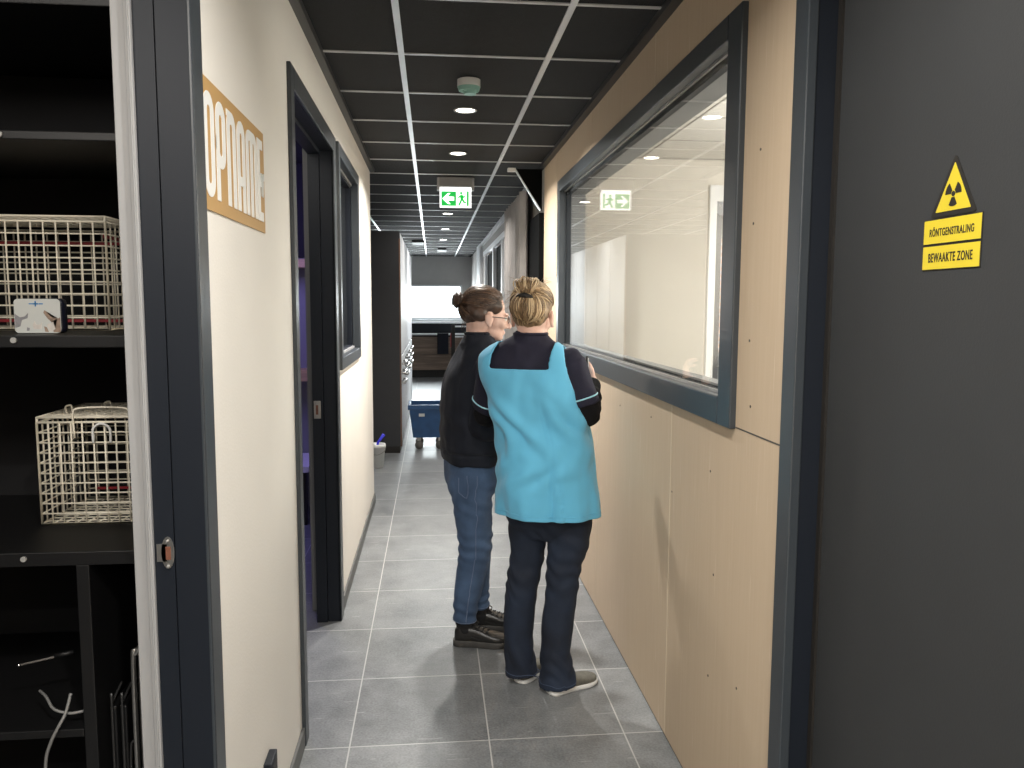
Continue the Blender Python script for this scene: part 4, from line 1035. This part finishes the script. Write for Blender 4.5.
    for k in range(16):
        z = random.uniform(.12,.2); p0 = T((-.08,-.03+random.uniform(-.03,.03),z)); dv = Rh @ V((-.03,random.uniform(-.02,.02),random.uniform(-.02,.02)))
        add_shape(bm, tube([p0-base, p0+dv*.6-base, p0+dv*1.1+V((0,0,-.006))-base], [.0006,.0005,.0003], 4))
    bobj('hair_strands', bm, [M_blond,M_blond2,M_blond3], hair, True)
    bm = B(); add_shape(bm, limb([(*(T((-.034,-.122,.158))-base),.008),(*(T((-.006,-.138,.163))-base),.010),(*(T((.022,-.134,.156))-base),.007)],4,10)); bobj('hair_clip', bm, M_ink, hair, True)
    # pen in the sleeve
    pn = empty('pen', (.632,2.965,1.29), 'small dark pen with pale clip on the outer sleeve of the cyan tunic wearer', 'pen')
    pn.location = (.594,3.02,1.318)
    bobj('pen_barrel', tubes_bm([[(0,0,-.05),(0,0,.025)]], .0045), M_ink, pn, True); bobj('pen_clip', tubes_bm([[(.005,-.004,-.02),(.005,-.004,.018)]], .0016), M_white, pn, True)
    return root
woman_tunic()

# ---- left hand woman in the dark jacket
def woman_jacket():
    base = V((.18,3.57,0)); th = math.radians(72)
    root = empty('person', base, 'woman in dark navy jacket and blue jeans, brown bun and glasses, face in profile', 'person')
    rt = V((math.cos(th),-math.sin(th),0)); fw = V((math.sin(th),math.cos(th),0))
    Rh, Oh = head_parts((.226,3.565,1.384), math.radians(80), .14)
    rings = [(.832,.172,3.57,.178,.122),(.88,.172,3.57,.184,.128),(.95,.172,3.57,.186,.130),(1.05,.174,3.57,.190,.131),(1.15,.180,3.57,.196,.128),(1.22,.187,3.57,.197,.118),(1.28,.196,3.57,.188,.104),(1.325,.202,3.57,.160,.088),(1.36,.205,3.57,.112,.074),(1.39,.204,3.57,.074,.065),(1.405,.204,3.57,.064,.062)]
    Rs, Re, Rw = (.236,3.412,1.262),(.215,3.395,1.02),(.40,3.415,.985)
    Ls, Le, Lw = (.165,3.735,1.262),(.175,3.76,1.02),(.38,3.72,1.0)
    legR = [(.178,3.50,.80,.092),(.172,3.50,.68,.092),(.182,3.50,.53,.080),(.183,3.50,.43,.073),(.158,3.49,.28,.064),(.141,3.485,.18,.055),(.139,3.485,.14,.053),(.139,3.485,.110,.053)]
    legL = [(.178,3.64,.80,.092),(.178,3.64,.68,.090),(.195,3.645,.53,.078),(.205,3.645,.43,.070),(.205,3.645,.28,.058),(.212,3.645,.18,.050),(.213,3.645,.15,.048),(.213,3.645,.108,.048)]
    s = head_shapes(Rh, Oh); nb = Oh + Rh @ V((0,-.035,.06))
    s.append(limb([(.196,3.57,1.33,.058),(.203,3.57,1.38,.053),(*nb,.051)],5,20))
    s.append(ringloft([(z,x,y,a-.022,b-.022) for z,x,y,a,b in rings], th))
    for sh_, el, wr_ in ((Rs,Re,Rw),(Ls,Le,Lw)):
        s.append(limb([(*sh_,.046),(*V(sh_).lerp(V(el),.5),.042),(*el,.036),(*V(el).lerp(V(wr_),.5),.033),(*wr_,.025)],5,16))
    s += hand_shapes(Rw, (.8,.5,.1), (.1,.3,.9), 1, .6, .175); s += hand_shapes(Lw, (.85,-.4,.05), (.1,-.3,.9), -1, .6, .175)
    for lg in (legR, legL): s.append(limb([(x,y,z,r-.018) for x,y,z,r in lg[:-1]]+[(lg[-1][0],lg[-1][1],.06,.034)],4,16))
    me = fuse(s, .0045, 4); shift(me, base); link('body', me, M_skin, root)
    face_extras(root, Rh, Oh, base)
    # jacket
    s = [ringloft(rings, th, 5, 48)]
    s.append(limb([(.203,3.57,1.36,.078),(.206,3.57,1.395,.066),(.208,3.57,1.415,.061)],4,24,True))
    for sh_, el, wr_ in ((Rs,Re,Rw),(Ls,Le,Lw)):
        sh_, el, wr_ = V(sh_), V(el), V(wr_)
        s.append(limb([(*sh_,.066),(*sh_.lerp(el,.3),.066),(*sh_.lerp(el,.7),.062),(*el,.060),(*el.lerp(wr_,.4),.054),(*el.lerp(wr_,.9),.042)],5,22))
    me = fuse(s, .0055, 5)
    def jk(co):
        k = math.exp(-((co.z-1.0)/.12)**2)
        return .008*noise.noise(V((co.x*10,co.y*10,co.z*6)))+.004*noise.noise(V((co.x*24,co.y*24,co.z*12+4)))+.003*k*math.sin((co.z+co.x*.6)*65)+(-.006*math.exp(-((co.z-.885)/.006)**2))
    displace(me, jk); full = me.copy(); shift(me, base); jk_ = link('jacket', me, M_jacket, root)
    bm = B(); add_shape(bm, tube([p-base for p in surf_line(full, [ringpt((.885,.172,3.57,.19,.135), 2*PI*k/60, th) for k in range(61)], -.001)], .002, 5))
    bobj('seam', bm, M_lace, jk_, True)
    bm = B(); ring = [ringpt((1.412,.207,3.57,.060,.060), 2*PI*k/40, th, 2)-base for k in range(41)]; add_shape(bm, tube(ring, .007, 8)); bobj('collar', bm, M_jacket, jk_, True)
    # jeans
    s = [limb(legR,5,26,True), limb(legL,5,26,True), ringloft([(.66,.175,3.57,.10,.075),(.73,.175,3.57,.160,.112),(.80,.172,3.57,.165,.115),(.88,.172,3.57,.160,.112)], th), ell((.118,3.52,.735),(.058,.075,.075)), ell((.118,3.62,.735),(.058,.075,.075))]
    me = fuse(s, .0055, 3)
    def jf(co):
        k = math.exp(-((co.z-.45)/.08)**2); k3 = math.exp(-((co.z-.64)/.05)**2); k2 = math.exp(-((co.z-.16)/.05)**2); w = noise.noise(V((co.x*9,co.y*9,co.z*3)))
        return .004*k*math.sin(co.z*110+5*w+co.x*30)+.003*k3*math.sin(co.z*100+co.x*50+2*w)+.004*k2*math.sin(co.z*120+6*w)+.003*noise.noise(V((co.x*18,co.y*18,co.z*10)))
    displace(me, jf); full = me.copy(); shift(me, base); jn = link('jeans', me, M_jean, root)
    bm = B()
    seam = [(.195,3.3,.80),(.197,3.3,.68),(.195,3.3,.53),(.190,3.3,.42),(.163,3.3,.28),(.150,3.3,.18),(.148,3.3,.115)]
    add_shape(bm, tube([p-base for p in surf_line(full, dense(seam,8), .0008)], .0016, 5))
    for c, z, r in (((.139,3.485),.112,.066),((.213,3.645),.120,.06)):
        add_shape(bm, tube([p-base for p in surf_line(full, [(c[0]+r*math.cos(2*PI*k/40), c[1]+r*math.sin(2*PI*k/40), z) for k in range(41)], .0005)], .0014, 5))
    pk = [(.112,3.30,.80),(.118,3.30,.72),(.098,3.30,.692),(.075,3.33,.70),(.055,3.36,.715),(.045,3.38,.79)]
    add_shape(bm, tube([p-base for p in surf_line(full, dense(pk,8), .0008)], .0015, 5))
    bobj('stitching', bm, M_stitch, jn, True)
    for (x, y, z0, z1, r) in ((.139,3.485,.055,.13,.043),(.213,3.645,.055,.14,.042)):
        me = fuse([limb([(x,y,z1+.01,r-.002),(x,y,(z0+z1)/2,r),(x+.008,y,z0,r)],4,20)], .005, 2); displace(me, lambda co: .002*math.sin(co.z*200)); shift(me, base); link('sock', me, M_sock, root)
    shoe(root, base, (.088,3.485,0), math.radians(100), .255, .092, M_leather, M_soleb, .075, 'sneaker', True, .026)
    shoe(root, base, (.165,3.650,0), math.radians(96), .255, .092, M_leather, M_soleb, .075, 'sneaker', True, .026)
    # hair
    T = lambda p: Oh + Rh @ V(p)
    cap = [ell(T((0,-.026,.156)),(.081,.094,.084),Rh), ell(T((0,-.060,.120)),(.072,.064,.064),Rh), ell(T((0,-.020,.19)),(.068,.085,.052),Rh)]
    for sx in (-1,1): cap.append(ell(T((sx*.058,.016,.152)),(.018,.040,.036),Rh)); cap.append(ell(T((sx*.062,-.045,.110)),(.020,.042,.034),Rh))
    me = fuse(cap, .0045, 4); displace(me, lambda co: .002*noise.noise(co*50)); shift(me, base); hair = link('hair', me, M_brown, root)
    bm = B()
    hl = []
    for _ in range(260):
        a = random.uniform(-PI/2, PI/2); hl.append((math.sin(a), .75*math.cos(a)+random.uniform(-.5,.1), max(-.25, .75*math.cos(a)*random.uniform(.5,1.1)+random.uniform(-.2,.1))))
    strands(bm, Rh, Oh, base, (0,-.026,.152), (.083,.098,.089), hl, (0,-1,.02), .015, 9, .0024)
    low = [(random.uniform(-.8,.8), random.uniform(-.6,.1), random.uniform(-.75,-.3)) for _ in range(80)]
    strands(bm, Rh, Oh, base, (0,-.045,.135), (.077,.085,.080), low, (0,-1,.15), .015, 8, .0024)
    bobj('hair_strands', bm, [M_brown,M_brown2,M_brown3], hair, True)
    bun = fuse([ell(T((0,-.140,.158)),(.036,.026,.034),Rh), ell(T((0,-.120,.155)),(.026,.03,.026),Rh)], .004, 2); displace(bun, lambda co: .003*noise.noise(co*70)); shift(bun, base); bo = link('hair_bun', bun, M_brown, root)
    bm = B()
    for k in range(40):
        a0 = random.uniform(0,2*PI); r0 = random.uniform(.018,.036); y0 = -.140-random.uniform(-.02,.018)*(1 if r0 < .03 else .5); ph = random.uniform(1.2,3)
        add_shape(bm, tube([T((r0*math.cos(a0+ph*i/8), y0, .158+r0*math.sin(a0+ph*i/8)))-base for i in range(9)], .0026, 5))
    for k in range(14):
        p0 = T((random.uniform(-.05,.05),-.09,random.uniform(.05,.08))); dv = Rh @ V((random.uniform(-.01,.01),-.012,-.03)); add_shape(bm, tube([p0-base,p0+dv*.6-base,p0+dv+Rh@V((0,.006,0))-base],[.0006,.0005,.0003],4))
    bobj('bun_strands', bm, [M_brown,M_brown2,M_brown3], bo, True)
    # glasses
    bm = B()
    for sx in (-1,1):
        add_shape(bm, tube([T((sx*.031+.021*math.cos(2*PI*k/24), .100-.006*abs(math.cos(2*PI*k/24))*(1 if sx*math.cos(2*PI*k/24)>0 else 0), .102+.016*math.sin(2*PI*k/24)))-base for k in range(25)], .0016, 6))
        add_shape(bm, tube([T(p)-base for p in ((sx*.052,.094,.106),(sx*.072,.075,.107),(sx*.080,.03,.106),(sx*.082,.0,.104))], .0020, 6))
    add_shape(bm, tube([T(p)-base for p in ((-.010,.100,.105),(0,.108,.108),(.010,.100,.105))], .0016, 6))
    gl = bobj('glasses', bm, M_glassdk, root, True)
    bm = B()
    for sx in (-1,1): poly_prism(bm, [(.020*math.cos(2*PI*k/20), .015*math.sin(2*PI*k/20)) for k in range(20)], lambda u,v,t: T((sx*.031+u, .0985+t, .102+v))-base, 0, .001)
    bobj('lens', bm, M_glass, gl)
    return root
woman_jacket()

# ------------------------------------------------------------------ lights
def area(x, y, z, rx, ry, rz, sx, sy, e, col):
    l = bpy.data.lights.new('area', 'AREA'); l.shape = 'RECTANGLE'; l.size = sx; l.size_y = sy; l.energy = e; l.color = col
    o = bpy.data.objects.new('light_area', l); C.objects.link(o); o.location = (x,y,z); o.rotation_euler = (rx,ry,rz); return o
area(-.45, 17.9, 1.7, -PI/2, 0, 0, 2.2, .9, 230, (.90,.96,1))              # daylight outside the far window
for y in (8.5, 11.0, 14.0): spot(-2.0, y, 2.5, 35, 150, .5, (.92,.96,1))   # added fill spots brightening the far hall, no fittings there
area(-1.25, 5.0, 2.4, math.radians(35), 0, 0, .3, .9, 18, (.36,.30,1.0))
area(-.75, 3.0, 2.3, math.radians(50), 0, 0, .3, .3, 2.0, (1,.96,.9))       # added unseen fill for the grey partition by the door                  # violet lamp in the treatment room
area(3.0, 10.2, 1.8, -PI/2, 0, 0, 2.5, 1.4, 45, (.95,.98,1))
area(2.6, 7.2, 2.5, 0, 0, 0, 1, 1, 25, (1,.97,.93))
area(.18, -1.6, 2.4, math.radians(35), 0, 0, 1.0, 1.0, 15, (1,.95,.89))  # soft unseen fill added behind the viewpoint
area(-1.0, .2, 2.45, math.radians(45), 0, 0, .8, .5, 22, (1,.94,.86))      # added unseen fill that brightens the shelf cages     

w = bpy.data.worlds.new('world'); bpy.context.scene.world = w; w.use_nodes = True
w.node_tree.nodes['Background'].inputs[0].default_value = (.86,.93,1,1); w.node_tree.nodes['Background'].inputs[1].default_value = 4.0

# pieces that are separate in reality become parts of their own
SEP = {'housing_end','bolt_head','corner_wire','red_rail','lid_hook','strike_screw','screw_head','arm','seam','sleeve_piping','board_joint'}
for o in [q for q in bpy.data.objects if q.type == 'MESH' and q.name.split('.')[0] in SEP]:
    bm = B(); bm.from_mesh(o.data); left = set(bm.verts); groups = []
    while left:
        st0 = [left.pop()]; g = {st0[0]}
        while st0:
            v = st0.pop()
            for e in v.link_edges:
                w_ = e.other_vert(v)
                if w_ not in g: g.add(w_); left.discard(w_); st0.append(w_)
        groups.append({v.index for v in g})
    bm.free()
    if len(groups) < 2: continue
    groups.sort(key=min); src = o.data.copy()
    for gi, g in enumerate(groups):
        b2 = B(); b2.from_mesh(src); b2.verts.ensure_lookup_table()
        bmesh.ops.delete(b2, geom=[v for v in b2.verts if v.index not in g], context='VERTS')
        if gi == 0: b2.to_mesh(o.data); b2.free()
        else:
            me = o.data.copy(); b2.to_mesh(me); b2.free(); q = o.copy(); q.data = me; C.objects.link(q); q.parent = o.parent

# ------------------------------------------------------------------ camera
cam = bpy.data.cameras.new('camera'); co = bpy.data.objects.new('camera', cam); C.objects.link(co)
cam.sensor_width = 36; cam.lens = 792.65/1024*36; cam.clip_start = .05
yaw, pit, rol = .0999, .1001, .0037
f_ = V((math.sin(yaw)*math.cos(pit), math.cos(yaw)*math.cos(pit), -math.sin(pit))); r0 = V((math.cos(yaw), -math.sin(yaw), 0)); u0 = r0.cross(f_)
r_ = r0*math.cos(rol)+u0*math.sin(rol); u_ = r_.cross(f_)
co.matrix_world = Matrix((( r_.x,u_.x,-f_.x,0),(r_.y,u_.y,-f_.y,0),(r_.z,u_.z,-f_.z,1.5416),(0,0,0,1)))
sc = bpy.context.scene; sc.camera = co
sc.view_settings.view_transform = 'Standard'; sc.view_settings.look = 'None'; sc.view_settings.exposure = 0.20
sc.cycles.use_denoising = True; sc.cycles.max_bounces = 8; sc.cycles.transparent_max_bounces = 12; sc.cycles.sample_clamp_indirect = 6
